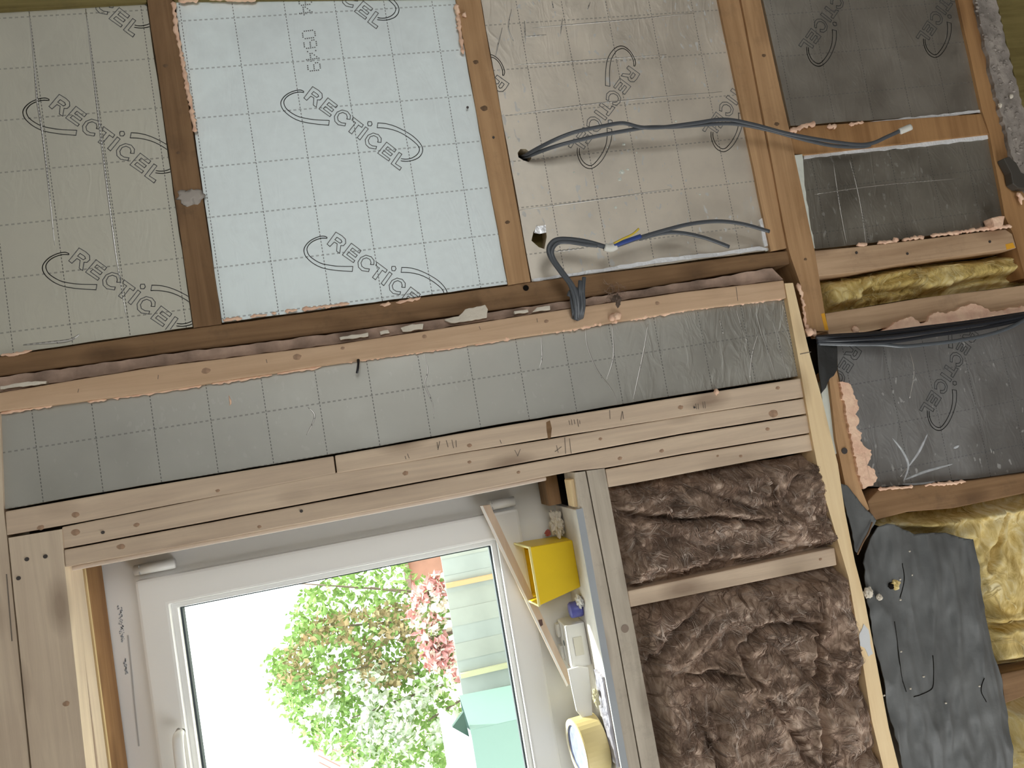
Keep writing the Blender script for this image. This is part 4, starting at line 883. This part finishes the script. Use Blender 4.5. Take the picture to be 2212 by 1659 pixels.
# fuzzy mortar splat beside the knot of cables
sp = tag(bm_obj('mortar_splat', lump_bm(W(1333, 650, 0.0), 0.013, 0.006, 0.009, 31, 3, 0.7, 2.6), plain('dark_mortar', (0.12, 0.085, 0.065), 0.95)), 'dark fuzzy mortar splat on the plaster strip right of the cable knot', 'mortar')
V = []; Fc = []; rr = random.Random(8)
for i in range(60):
    p0 = W(1322 + rr.uniform(-10, 18), 612 + rr.uniform(0, 50), 0.0); pts = []
    th = rr.uniform(0, 6.28)
    for k in range(6):
        pts.append(p0.copy()); th += rr.uniform(-0.7, 0.7); p0 = p0 + Vector((math.cos(th) * 0.003, rr.uniform(-0.0015, 0.0012), math.sin(th) * 0.003))
    a, f = tube_data(pts, 0.0004, 3); k = len(V); V += a; Fc += [tuple(q + k for q in g) for g in f]
q = mesh_obj('hair_fibres', V, Fc, FIBD, sp); q['kind'] = 'stuff'
tag(tube('screw', [W(774, 778, -0.002), W(774, 785, -0.008), W(773, 795, -0.012), W(771, 806, -0.014)], lambda t: 0.0022 if t > 0.2 else 0.0034, plain('dark_screw', (0.04, 0.04, 0.045), 0.4, 0.7), seg=8), 'dark screw sticking out below the pinkish stud over the foil strip', 'screw')

# ------------------------------------------------------------------ window (structure)
yW = 0.185
X1, ZT, ZB, X0 = -0.088, 2.10, 1.13, -1.40            # outer frame
win = struct(empty('window_1', (-0.75, yW, ZB)))
def bar(name, x0, x1, z0, z1, y0, y1, mat, parent, bevel=0.004): return bm_obj(name, box_bm(x0, x1, y0, y1, z0, z1, bevel), mat, parent)
def ring(name, x0, x1, z0, z1, wd, y0, y1, mat, parent, bevel=0.004):
    bm = prism_bm([(x0, z0), (x1, z0), (x1, z1), (x0, z1)], y0, y1, [[(x0 + wd, z0 + wd), (x0 + wd, z1 - wd), (x1 - wd, z1 - wd), (x1 - wd, z0 + wd)]], bevel)
    return bm_obj(name, bm, mat, parent)
pTL, pTR, pBR = W(393, 1307, 0.205), W(1058, 1180, 0.205), W(1135, 1659, 0.205)
gx1 = (pTL.x + pTR.x) / 2; gzT = pTL.z; gzB = (pTR.z + pBR.z) / 2; gx0 = -1.25
sw = 0.072
fr = bm_obj('outer_frame', prism_bm([(X0, ZB), (X1, ZB), (X1, ZT), (X0, ZT)], yW, yW + 0.07, [[(gx0 - sw + 0.012, gzB - sw + 0.014), (gx0 - sw + 0.012, gzT + sw - 0.014), (gx1 + sw - 0.012, gzT + sw - 0.014), (gx1 + sw - 0.012, gzB - sw + 0.014)]], 0.004), UPVC, win)
sash = ring('sash', gx0 - sw, gx1 + sw, gzB - sw, gzT + sw, sw - 0.014, yW - 0.018, yW + 0.05, UPVC, win, 0.006)
ring('glazing_bead', gx0 - 0.016, gx1 + 0.016, gzB - 0.016, gzT + 0.016, 0.014, yW - 0.004, yW + 0.03, UPVC, win, 0.004)
ring('gasket', gx0 - 0.003, gx1 + 0.003, gzB - 0.003, gzT + 0.003, 0.005, yW + 0.012, yW + 0.03, UPVCD, win, 0.0)
GLASS = bpy.data.materials.new('window_glass'); GLASS.use_nodes = True
nt = GLASS.node_tree; nt.nodes.remove(nt.nodes['Principled BSDF'])
tr = N(nt, 'ShaderNodeBsdfTransparent', inp={'Color': (0.93, 0.97, 0.96, 1)}); gl = N(nt, 'ShaderNodeBsdfGlossy', inp={'Roughness': 0.01}); fz = N(nt, 'ShaderNodeLayerWeight', inp={'Blend': 0.5}); mx = N(nt, 'ShaderNodeMixShader')
L(nt, math_n(nt, 'MULTIPLY_ADD', math_n(nt, 'POWER', fz.outputs['Facing'], 5.0), 0.6, 0.025), mx.inputs[0]); L(nt, tr.outputs[0], mx.inputs[1]); L(nt, gl.outputs[0], mx.inputs[2]); L(nt, mx.outputs[0], nt.nodes['Material Output'].inputs[0])
bar('pane', gx0 - 0.002, gx1 + 0.002, gzB - 0.002, gzT + 0.002, yW + 0.02, yW + 0.024, GLASS, win, 0)
hx = gx1 + sw + 0.006
def hinge(a, c):
    p, q = W(*a, yW - 0.02), W(*c, yW - 0.02); x = (p.x + q.x) / 2
    V, Fc = tube_data([Vector((x, yW - 0.016, p.z)), Vector((x, yW - 0.016, p.z * 0.5 + q.z * 0.5)), Vector((x, yW - 0.016, q.z))], 0.0105, 14)
    return mesh_obj('hinge', V, Fc, UPVC, win, smooth=True)
for a, c in (((290, 1236), (376, 1214)), ((1052, 1094), (1112, 1082))):
    hg = hinge(a, c); p = W(*a, yW - 0.02)
    bar('hinge_cap', hg.location.x - 0.0095, hg.location.x + 0.0095, p.z - 0.012, p.z - 0.010, yW - 0.026, yW - 0.006, plain('hinge_line', (0.45, 0.45, 0.45), 0.5), hg, 0.001)
hp = W(385, 1590, yW - 0.045)
hd = tube('handle', catmull([Vector((hp.x + 0.002, yW - 0.03, hp.z)), Vector((hp.x - 0.005, yW - 0.05, hp.z)), Vector((hp.x - 0.06, yW - 0.052, hp.z + 0.001)), Vector((hp.x - 0.13, yW - 0.05, hp.z + 0.001))], 5), 0.0105, UPVC, win, 12, 0.7)
bar('handle_base', hp.x - 0.16, hp.x - 0.10, hp.z - 0.012, hp.z + 0.014, yW - 0.040, yW - 0.016, UPVC, hd, 0.004)
rs_ = random.Random(4); sc_ = []
for k in range(46):
    yy = 1308 + k * 1.7; xx = 258 + (yy - 1308) * 0.10 + rs_.uniform(-4, 4)
    sc_.append([(xx, yy), (xx + rs_.uniform(-3, 3), yy + rs_.uniform(1, 4))])
for k in range(14):
    yy = 1422 + k * 2.4; xx = 268 + (yy - 1422) * 0.12 + rs_.uniform(-3, 3); sc_.append([(xx, yy), (xx + rs_.uniform(-2, 2), yy + 4)])
marks(fr, sc_, yW - 0.001, 0.0022, plain('blue_grey_scribble', (0.34, 0.37, 0.41), 0.6), 'smudged_print')
marks(fr, [[(276, 1372), (284, 1450), (290, 1520), (300, 1612)]], yW - 0.001, 0.003, plain('grey_scuff', (0.5, 0.5, 0.5), 0.6), 'scuff')
# reveal: lintel underside timbers behind the front boards
lz = ZT
LZ = W(160, 1420, 0).z
tag(bm_obj('lintel_board', box_bm(-1.45, -0.10, 0.0435, 0.085, LZ, 2.13, 0.0015), NEWX), 'second pale lintel board behind the wide one, its lit underside facing the window', 'timber')
RV1 = tag(box('lintel_packer', -1.45, -0.10, 0.088, 0.094, LZ - 0.002, 2.13, PLYX), 'thin ply packer edge above the window between two lintel timbers', 'timber')
RV2 = tag(box('rear_lintel', -1.45, -0.095, 0.096, 0.18, LZ + 0.001, 2.13, REDX), 'orange-brown rear lintel timber just above the white window frame', 'timber')
RV3 = tag(box('reveal_block', -0.16, -0.092, 0.10, 0.18, 1.145, 1.172, OLDX), 'dark brown block in the bottom corner of the window reveal', 'timber')

# ------------------------------------------------------------------ sill and the things on it
ZS = 1.141
SB = tag(bm_obj('sill_board', box_bm(-1.4, -0.168, -0.001, 0.183, ZS - 0.013, ZS, 0.001), SILLM), 'dusty white sill board with a grey front edge', 'sill')
bm_obj('edge_strip', box_bm(-1.4, -0.166, -0.004, -0.0012, ZS - 0.0135, ZS + 0.0002), SILLE, SB)
# yellow open box
yb = empty('yellow_box', (-0.29, 0.12, ZS)); tag(yb, 'open-topped yellow plastic box standing on the sill', 'box')
def tub(bot, top, z0, z1, t, flare=0.0):
    """open box: outer quad bot/top as x0, x1, y0, y1"""
    bm = bmesh.new()
    def q(r, z, s): return [bm.verts.new((r[0] + s, r[2] + s, z)), bm.verts.new((r[1] - s, r[2] + s, z)), bm.verts.new((r[1] - s, r[3] - s, z)), bm.verts.new((r[0] + s, r[3] - s, z))]
    a, c, d, e = q(bot, z0, 0), q(top, z1, 0), q(top, z1, t), q(bot, z0 + t, t)
    bm.faces.new(a[::-1]); bm.faces.new(e)
    for i in range(4):
        j = (i + 1) % 4
        bm.faces.new((a[i], a[j], c[j], c[i])); bm.faces.new((c[i], c[j], d[j], d[i])); bm.faces.new((d[i], d[j], e[j], e[i]))
    bmesh.ops.bevel(bm, geom=bm.edges[:], offset=0.0012, segments=2, affect='EDGES')
    return bm
bm = tub((-0.334, -0.236, 0.076, 0.172), (-0.352, -0.232, 0.068, 0.180), ZS + 0.0002, 1.236, 0.0025)
for v in bm.verts:
    if v.co.z > 1.2: v.co.z += (v.co.y - 0.068) * 0.14
ybody = bm_obj('body', bm, YEL, yb)
bm = prism_bm([(-0.3535, 0.0665), (-0.2305, 0.0665), (-0.2305, 0.1815), (-0.3535, 0.1815)], 0, 0.004, [[(-0.3495, 0.0705), (-0.3495, 0.1775), (-0.2345, 0.1775), (-0.2345, 0.0705)]])
for v in bm.verts: v.co = Vector((v.co.x, v.co.z, 1.2372 - v.co.y + (v.co.z - 0.068) * 0.14))
bm_obj('rim', bm, plain('pale_yellow_rim', (0.90, 0.78, 0.30), 0.4), yb)
tube('knockout_line', [Vector((-0.2505, 0.1735, ZS + 0.02)), Vector((-0.2505, 0.1740, 1.225))], 0.0008, plain('dark_yellow', (0.45, 0.29, 0.01), 0.6), ybody, 6)
# masking tape roll
def lathe(prof, c, n=40):
    V = []; Fc = []
    for (r, z) in prof:
        for k in range(n):
            a = 2 * math.pi * k / n; V.append((c[0] + r * math.cos(a), c[1] + r * math.sin(a), c[2] + z))
    for i in range(len(prof) - 1):
        for k in range(n):
            Fc.append((i * n + k, i * n + (k + 1) % n, (i + 1) * n + (k + 1) % n, (i + 1) * n + k))
    return V, Fc
tcx, tcy = -0.655, 0.094
film_z = ZS
tr_ = empty('tape_roll', (tcx, tcy, ZS + 0.014)); tag(tr_, 'roll of cream masking tape with a blue-grey core label, lying on the sill', 'tape roll')
z0, z1 = ZS + 0.014, 1.206
V, Fc = lathe([(0.046, z0), (0.058, z0), (0.0585, z0 + 0.002), (0.0585, z1 - 0.002), (0.0575, z1), (0.0465, z1), (0.046, z1 - 0.001), (0.046, z0)], (tcx, tcy, 0))
mesh_obj('tape_winding', V, Fc, plain('cream_masking_tape', (0.78, 0.64, 0.30), 0.55, var=0.06), tr_, smooth=False)
V, Fc = lathe([(0.0005, z1 - 0.004), (0.0455, z1 - 0.004), (0.0455, z1 - 0.001)], (tcx, tcy, 0)); mesh_obj('core_label', V, Fc, plain('blue_grey_label', (0.30, 0.33, 0.46), 0.6, var=0.25, vscale=60), tr_)
V, Fc = lathe([(0.0465, z1 + 0.0002), (0.0575, z1 + 0.0002), (0.0575, z1), (0.0465, z1)], (tcx, tcy, 0)); mesh_obj('pale_side', V, Fc, plain('pale_tape_side', (0.90, 0.82, 0.62), 0.6), tr_)
tr_.rotation_euler = (math.radians(7), 0, 0)
# white mounting box
wb = empty('mounting_box', (-0.455, 0.135, ZS)); tag(wb, 'white plastic mounting box with screw holes, on the sill beside the blue cap', 'box')
body = bm_obj('body', box_bm(-0.500, -0.410, 0.095, 0.168, ZS + 0.0005, 1.184, 0.003), WHITEP, wb)
for a, c in ((-0.432, 0.0), (-0.478, 0.0)):
    box('top_lug', a - 0.014, a + 0.014, 0.150, 0.172, 1.184, 1.191, WHITEP, body, 0.002)
V, Fc = lathe([(0.0005, 1.1846), (0.006, 1.1846), (0.006, 1.1843)], (-0.455, 0.135, 0), 20); mesh_obj('screw_hole', V, Fc, plain('hole_grey', (0.12, 0.16, 0.17), 0.6), body)
box('moulded_panel', -0.475, -0.437, 0.0935, 0.0952, ZS + 0.012, 1.172, plain('cream_plastic', (0.70, 0.68, 0.60), 0.4), body, 0.0005)
b = lump_bm(Vector((-0.5005, 0.128, 1.176)), 0.0012, 0.016, 0.007, 41, 3, 0.4); bm_obj('orange_smear', b, plain('orange_goo', (0.85, 0.25, 0.02), 0.5), body, smooth=True)
# blue cap
bp = Vector((-0.382, 0.10, ZS))
V, Fc = lathe([(0.0005, 0.0005), (0.016, 0.0005), (0.017, 0.004), (0.0165, 0.024), (0.014, 0.027), (0.0005, 0.027)], bp, 24)
bc = mesh_obj('bottle_cap', V, Fc, plain('blue_cap_plastic', (0.12, 0.13, 0.48), 0.4, var=0.1), smooth=True); tag(bc, 'small round blue cap on the sill between yellow box and white box', 'cap')
# white spatula plate leaning between box and tape
pl = [(1227, 1447), (1250, 1440), (1271, 1441), (1277, 1490), (1280, 1540), (1279, 1562), (1262, 1556), (1246, 1537), (1236, 1490)]
tag(prism('plastic_spatula', pl, 0.088, 0.096, WHITEP, bevel=0.002), 'white tapered plastic spatula between the white box and the tape roll', 'spatula')
# crinkled film packet
bm = bmesh.new(); nu, nv = 40, 16; g = []
for i in range(nu + 1):
    row = []
    for j in range(nv + 1):
        x = -0.50 - 0.175 * i / nu; y = 0.008 + 0.055 * j / nv
        z = ZS + 0.004 + 0.006 * abs(noise.noise(Vector((x * 18, y * 90, 2)))) + 0.004 * abs(noise.noise(Vector((x * 60, y * 160, 5))))
        row.append(bm.verts.new((x + 0.004 * noise.noise(Vector((0, j, 3.3))), y, z)))
    g.append(row)
for i in range(nu):
    for j in range(nv): bm.faces.new((g[i][j], g[i + 1][j], g[i + 1][j + 1], g[i][j + 1]))
ex = bmesh.ops.extrude_face_region(bm, geom=bm.faces[:])
for e in ex['geom']:
    if isinstance(e, bmesh.types.BMVert): e.co.z = ZS + 0.0005
tag(bm_obj('film_packet', bm, FILM, smooth=False), 'crinkled lilac-grey film packet lying flat along the front of the sill', 'packet')
# rag / scrap pieces
def crumple(name, c, sx, sy, sz, seed, mat): return bm_obj(name, lump_bm(Vector(c), sx, sy, sz, seed, 4, 0.55, 2.4), mat)
tag(crumple('tissue_scrap', (-0.365, 0.085, ZS + 0.006), 0.012, 0.02, 0.006, 51, plain('white_tissue', (0.85, 0.85, 0.87), 0.8)), 'crumpled white tissue scrap next to the blue cap', 'tissue')
tag(crumple('plaster_crumbs_pile', (-0.205, 0.135, ZS + 0.014), 0.026, 0.022, 0.014, 52, PLASTW), 'heap of broken white plaster on the sill above the yellow box', 'plaster')
tag(crumple('wall_plug', (-0.222, 0.150, ZS + 0.034), 0.006, 0.005, 0.006, 53, plain('red_plug', (0.40, 0.10, 0.08), 0.5)), 'small red wall plug on the white plaster heap', 'wall plug')
tag(crumple('putty_bit', (-0.548, 0.045, ZS + 0.015), 0.016, 0.006, 0.006, 54, plain('cream_putty', (0.75, 0.70, 0.45), 0.7)), 'small cream putty bit on the film packet beside the spatula', 'putty')
tag(crumple('dark_scrap', (-0.735, 0.125, ZS + 0.012), 0.025, 0.03, 0.010, 55, plain('dark_grey_scrap', (0.10, 0.125, 0.14), 0.4, var=0.4, vscale=40)), 'crumpled dark grey plastic scrap beyond the tape roll', 'scrap')
# leaning lath
la, lb = W(1036, 1093, 0.145), W(1223, 1482, 0.128)
la2, lb2 = W(1058, 1090, 0.145), W(1236, 1470, 0.128)
Vv = []
for dy in (-0.004, 0.004):
    for p in (la, lb, lb2, la2): Vv.append(Vector((p.x, p.y + dy, p.z)))
lath = mesh_obj('wood_lath', Vv, [(0, 1, 2, 3), (7, 6, 5, 4), (0, 4, 5, 1), (1, 5, 6, 2), (2, 6, 7, 3), (3, 7, 4, 0)], wood('pinkish_lath', (0.60, 0.45, 0.33), (0.74, 0.59, 0.46), 'X', 0.7))
tag(lath, 'thin wooden lath leaning across the lower corner of the window', 'lath')
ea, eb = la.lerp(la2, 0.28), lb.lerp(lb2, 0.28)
mesh_obj('lit_edge', [(la.x, la.y - 0.0046, la.z), (lb.x, lb.y - 0.0046, lb.z), (eb.x, eb.y - 0.0046, eb.z), (ea.x, ea.y - 0.0046, ea.z)], [(0, 1, 2, 3)], plain('painted_sunlit_edge', (0.95, 0.92, 0.88), 0.6), lath)  # near-white strip paints sunlight along the edge of the lath
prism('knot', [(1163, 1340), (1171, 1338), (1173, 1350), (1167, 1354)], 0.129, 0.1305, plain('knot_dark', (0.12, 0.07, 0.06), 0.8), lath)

# ------------------------------------------------------------------ outside
GZ = 0.1
struct(box('ground', -12, 8, 0.6, 14, GZ - 0.1, GZ, plain('bounce_ground', (0.62, 0.58, 0.50), 0.95, var=0.15, vscale=3)))  # unseen ground, made pale to bounce light up under the lintel
FY = 3.5
FENCE = plain('pale_fence_board', (0.33, 0.35, 0.32), 0.85, var=0.12, vscale=4, spec=0.1)
FENCE2 = plain('silvered_fence_board', (0.32, 0.35, 0.335), 0.85, var=0.12, vscale=4, spec=0.1)
fence = empty('garden_fence', (-1.5, FY, GZ)); tag(fence, 'pale weathered board fence across the garden', 'fence')
rr = random.Random(2); x = 0.6; k = 0
while x > -4.2:
    bwid = 0.11
    box('fence_board', x - bwid, x - 0.0004, FY + (0.0 if k % 2 else 0.003), FY + 0.02 + (0.0 if k % 2 else 0.003), GZ, 1.232 + rr.uniform(-0.006, 0.004), FENCE if rr.random() < 0.5 else FENCE2, fence)
    x -= bwid; k += 1
for px, py, mcol, wd in ((1030, 1252, (0.50, 0.33, 0.17), 0.030), (1040, 1450, (0.44, 0.44, 0.28), 0.030), (1060, 1508, (0.42, 0.41, 0.27), 0.03)):
    p = W(px, py, FY - 0.02)
    box('fence_batten', p.x - wd / 2, p.x + wd / 2, FY - 0.03, FY - 0.002, GZ, 1.228, plain('batten_%d' % px, mcol, 0.8), fence)
# storage bin
bn = empty('garden_bin', (-1.7, 2.8, GZ)); tag(bn, 'green plastic garden bin with a pale grey lid in front of the fence', 'bin')
pb = W(1018, 1592, 2.6)
bm_obj('body', tub((pb.x - 0.62, pb.x + 0.02, 2.6, 3.1), (pb.x - 0.66, pb.x + 0.05, 2.56, 3.14), GZ, pb.z, 0.012), plain('teal_green_plastic', (0.17, 0.27, 0.24), 0.4), bn)
q0, q1 = W(975, 1574, 2.6), W(1036, 1602, 2.56)
Vv = [(q1.x, 2.57, q1.z), (q1.x - 0.7, 2.57, q1.z), (q0.x - 0.7, 2.95, q0.z + 0.045), (q0.x, 2.95, q0.z + 0.045)]
Vv += [(a, c, d - 0.02) for a, c, d in Vv]
mesh_obj('lid', Vv, [(0, 1, 2, 3), (7, 6, 5, 4), (0, 4, 5, 1), (1, 5, 6, 2), (2, 6, 7, 3), (3, 7, 4, 0)], plain('pale_grey_lid', (0.40, 0.42, 0.46), 0.5), bn)
g0, g1, g2 = W(1001, 1538, 2.62), W(1014, 1592, 2.6), W(977, 1571, 2.6)
mesh_obj('lid_gusset', [g0, g1, g2, g0 + Vector((0, 0.03, 0)), g1 + Vector((0, 0.03, 0)), g2 + Vector((0, 0.03, 0))], [(0, 1, 2), (5, 4, 3), (0, 3, 4, 1), (1, 4, 5, 2), (2, 5, 3, 0)], plain('dark_green_plastic', (0.03, 0.07, 0.055), 0.5), bn)
# shrubs beyond the fence
LEAF = fuzz('green_leaves', (0.11, 0.19, 0.06), (0.20, 0.32, 0.09), (0.36, 0.46, 0.20), (9, 9, 9), 0.6)
LEAF2 = fuzz('olive_leaves', (0.16, 0.15, 0.08), (0.28, 0.23, 0.12), (0.44, 0.30, 0.16), (9, 9, 9), 0.6)
LEAF3 = fuzz('silver_leaves', (0.34, 0.42, 0.28), (0.58, 0.64, 0.50), (0.7, 0.73, 0.66), (9, 9, 9), 0.6)
PETAL = fuzz('pink_petals', (0.42, 0.13, 0.13), (0.62, 0.30, 0.29), (0.78, 0.55, 0.50), (14, 14, 14), 0.6)
PETALW = plain('cream_petals', (0.86, 0.78, 0.68), 0.6)
def leaves(parent, name, mat, region, n, ya, yb2, size, seed, clump=0.0):
    rnd = random.Random(seed); V = []; Fc = []
    xs = [p[0] for p in region]; ys = [p[1] for p in region]
    i = 0; tries = 0
    while i < n and tries < n * 40:
        tries += 1
        a, c = rnd.uniform(min(xs), max(xs)), rnd.uniform(min(ys), max(ys))
        if not inside((a, c), region): continue
        if clump and noise.noise(Vector((a * 0.018, c * 0.018, seed))) < clump: continue
        p = W(a, c, rnd.uniform(ya, yb2))
        d = Vector((rnd.gauss(0, 1), rnd.gauss(0, 0.6), rnd.gauss(0, 1))).normalized(); s = size * rnd.uniform(0.6, 1.4)
        e = d.cross(Vector((rnd.gauss(0, 1), rnd.gauss(0, 1), rnd.gauss(0, 1)))).normalized() * s * 0.32; f = d.cross(e).normalized() * s * 0.08
        k = len(V)
        V += [p, p + d * s * 0.45 + e + f, p + d * s, p + d * s * 0.45 - e + f]; Fc += [(k, k + 1, k + 2), (k, k + 2, k + 3)]; i += 1
    q = mesh_obj(name, V, Fc, mat, parent); q['kind'] = 'stuff'; return q
reg = [(655, 1272), (700, 1250), (790, 1225), (868, 1205), (884, 1228), (915, 1262), (945, 1285), (952, 1320), (975, 1440), (1000, 1560), (1010, 1700), (755, 1700), (738, 1640), (700, 1625), (675, 1612), (660, 1600), (632, 1560), (600, 1500), (588, 1440), (600, 1400), (640, 1360), (625, 1330), (655, 1300)]
sh = empty('garden_shrub', W(850, 1450, 4.3) * 1.0); sh.location.z = GZ
tag(sh, 'big leafy green shrub beyond the fence against the white sky', 'shrub')
leaves(sh, 'foliage', LEAF, reg, 5200, 4.15, 5.4, 0.055, 1)
leaves(sh, 'olive_foliage', LEAF2, [(690, 1330), (900, 1300), (930, 1420), (860, 1480), (700, 1500), (600, 1470), (610, 1420)], 1500, 4.1, 4.8, 0.05, 2, -0.05)
leaves(sh, 'silver_foliage', LEAF3, [(700, 1480), (980, 1380), (1000, 1560), (1005, 1690), (750, 1690), (730, 1625), (650, 1560)], 1700, 4.05, 4.6, 0.055, 3, -0.05)
leaves(sh, 'edge_foliage', LEAF, [(560, 1440), (600, 1380), (620, 1320), (690, 1250), (720, 1250), (700, 1400), (690, 1610), (640, 1600), (580, 1500)], 320, 4.2, 5.2, 0.05, 4)
for k in range(9):
    rr2 = random.Random(k); top = W(640 + k * 40, 1260 + (k * 97) % 380, 4.4); bx = W(850, 1450, 4.4).x
    tube('stem', catmull([Vector((bx + rr2.uniform(-0.2, 0.2), 4.4, GZ)), Vector((bx * 0.5 + top.x * 0.5, 4.4 + rr2.uniform(-0.1, 0.1), 0.9)), top], 4), lambda t: 0.018 * (1 - 0.7 * t), plain('grey_bark', (0.16, 0.12, 0.09), 0.9) if k == 0 else bpy.data.materials['grey_bark'], sh, 6)
fs = empty('flowering_shrub', W(930, 1380, 3.7)); fs.location.z = GZ
tag(fs, 'pink and cream flowering shrub just above the fence top', 'shrub')
freg = [(895, 1285), (935, 1240), (952, 1250), (958, 1330), (972, 1420), (982, 1480), (955, 1470), (920, 1430), (905, 1370), (880, 1330)]
leaves(fs, 'pink_blossom', PETAL, freg, 420, 3.62, 3.8, 0.06, 11, -0.02)
leaves(fs, 'cream_blossom', PETALW, freg, 330, 3.62, 3.8, 0.055, 12)
leaves(fs, 'foliage', LEAF, freg, 260, 3.65, 3.9, 0.05, 13)
p = W(930, 1380, 3.7); tube('stem', catmull([Vector((p.x, 3.72, GZ)), Vector((p.x + 0.03, 3.72, 0.8)), p], 4), 0.012, bpy.data.materials['grey_bark'], fs, 6)
# neighbouring buildings
ROOF = plain('brown_brick', (0.30, 0.15, 0.11), 0.9, var=0.15, vscale=6)
nb = empty('brick_shed', W(920, 1225, 7.0)); nb.location.z = GZ; tag(nb, 'red-brown brick shed glimpsed above the fence at the right of the shrub', 'shed')
a, c = W(882, 1245, 7.0), W(955, 1150, 7.0)
box('wall', a.x - 0.15, a.x + 1.6, 7.0, 8.2, GZ, a.z - 0.02, ROOF, nb)
box('flat_roof', a.x - 0.2, a.x + 1.65, 6.95, 8.25, a.z - 0.02, a.z + 0.04, plain('roof_felt', (0.2, 0.13, 0.11), 0.9), nb)
nr = empty('tiled_house', W(720, 1650, 9.0)); nr.location.z = GZ; tag(nr, 'house with a reddish ribbed roof showing under the shrub at the bottom', 'house')
a = W(700, 1632, 9.0)
box('wall', a.x - 3.0, a.x - 0.1, 9.2, 11.5, GZ, a.z - 0.45, plain('render_wall', (0.5, 0.42, 0.36), 0.9), nr)
for i in range(30):
    x = a.x - i * 0.1
    Vv = [(x, 8.9, a.z - 0.5), (x - 0.085, 8.9, a.z - 0.5), (x - 0.085, 10.2, a.z + 0.25), (x, 10.2, a.z + 0.25)]
    Vv += [(q[0], q[1], q[2] - 0.04) for q in Vv]
    mesh_obj('roof_sheet', Vv, [(0, 1, 2, 3), (7, 6, 5, 4), (0, 4, 5, 1), (1, 5, 6, 2), (2, 6, 7, 3), (3, 7, 4, 0)], plain('red_roof', (0.36, 0.16, 0.14), 0.8) if i == 0 else bpy.data.materials['red_roof'], nr)
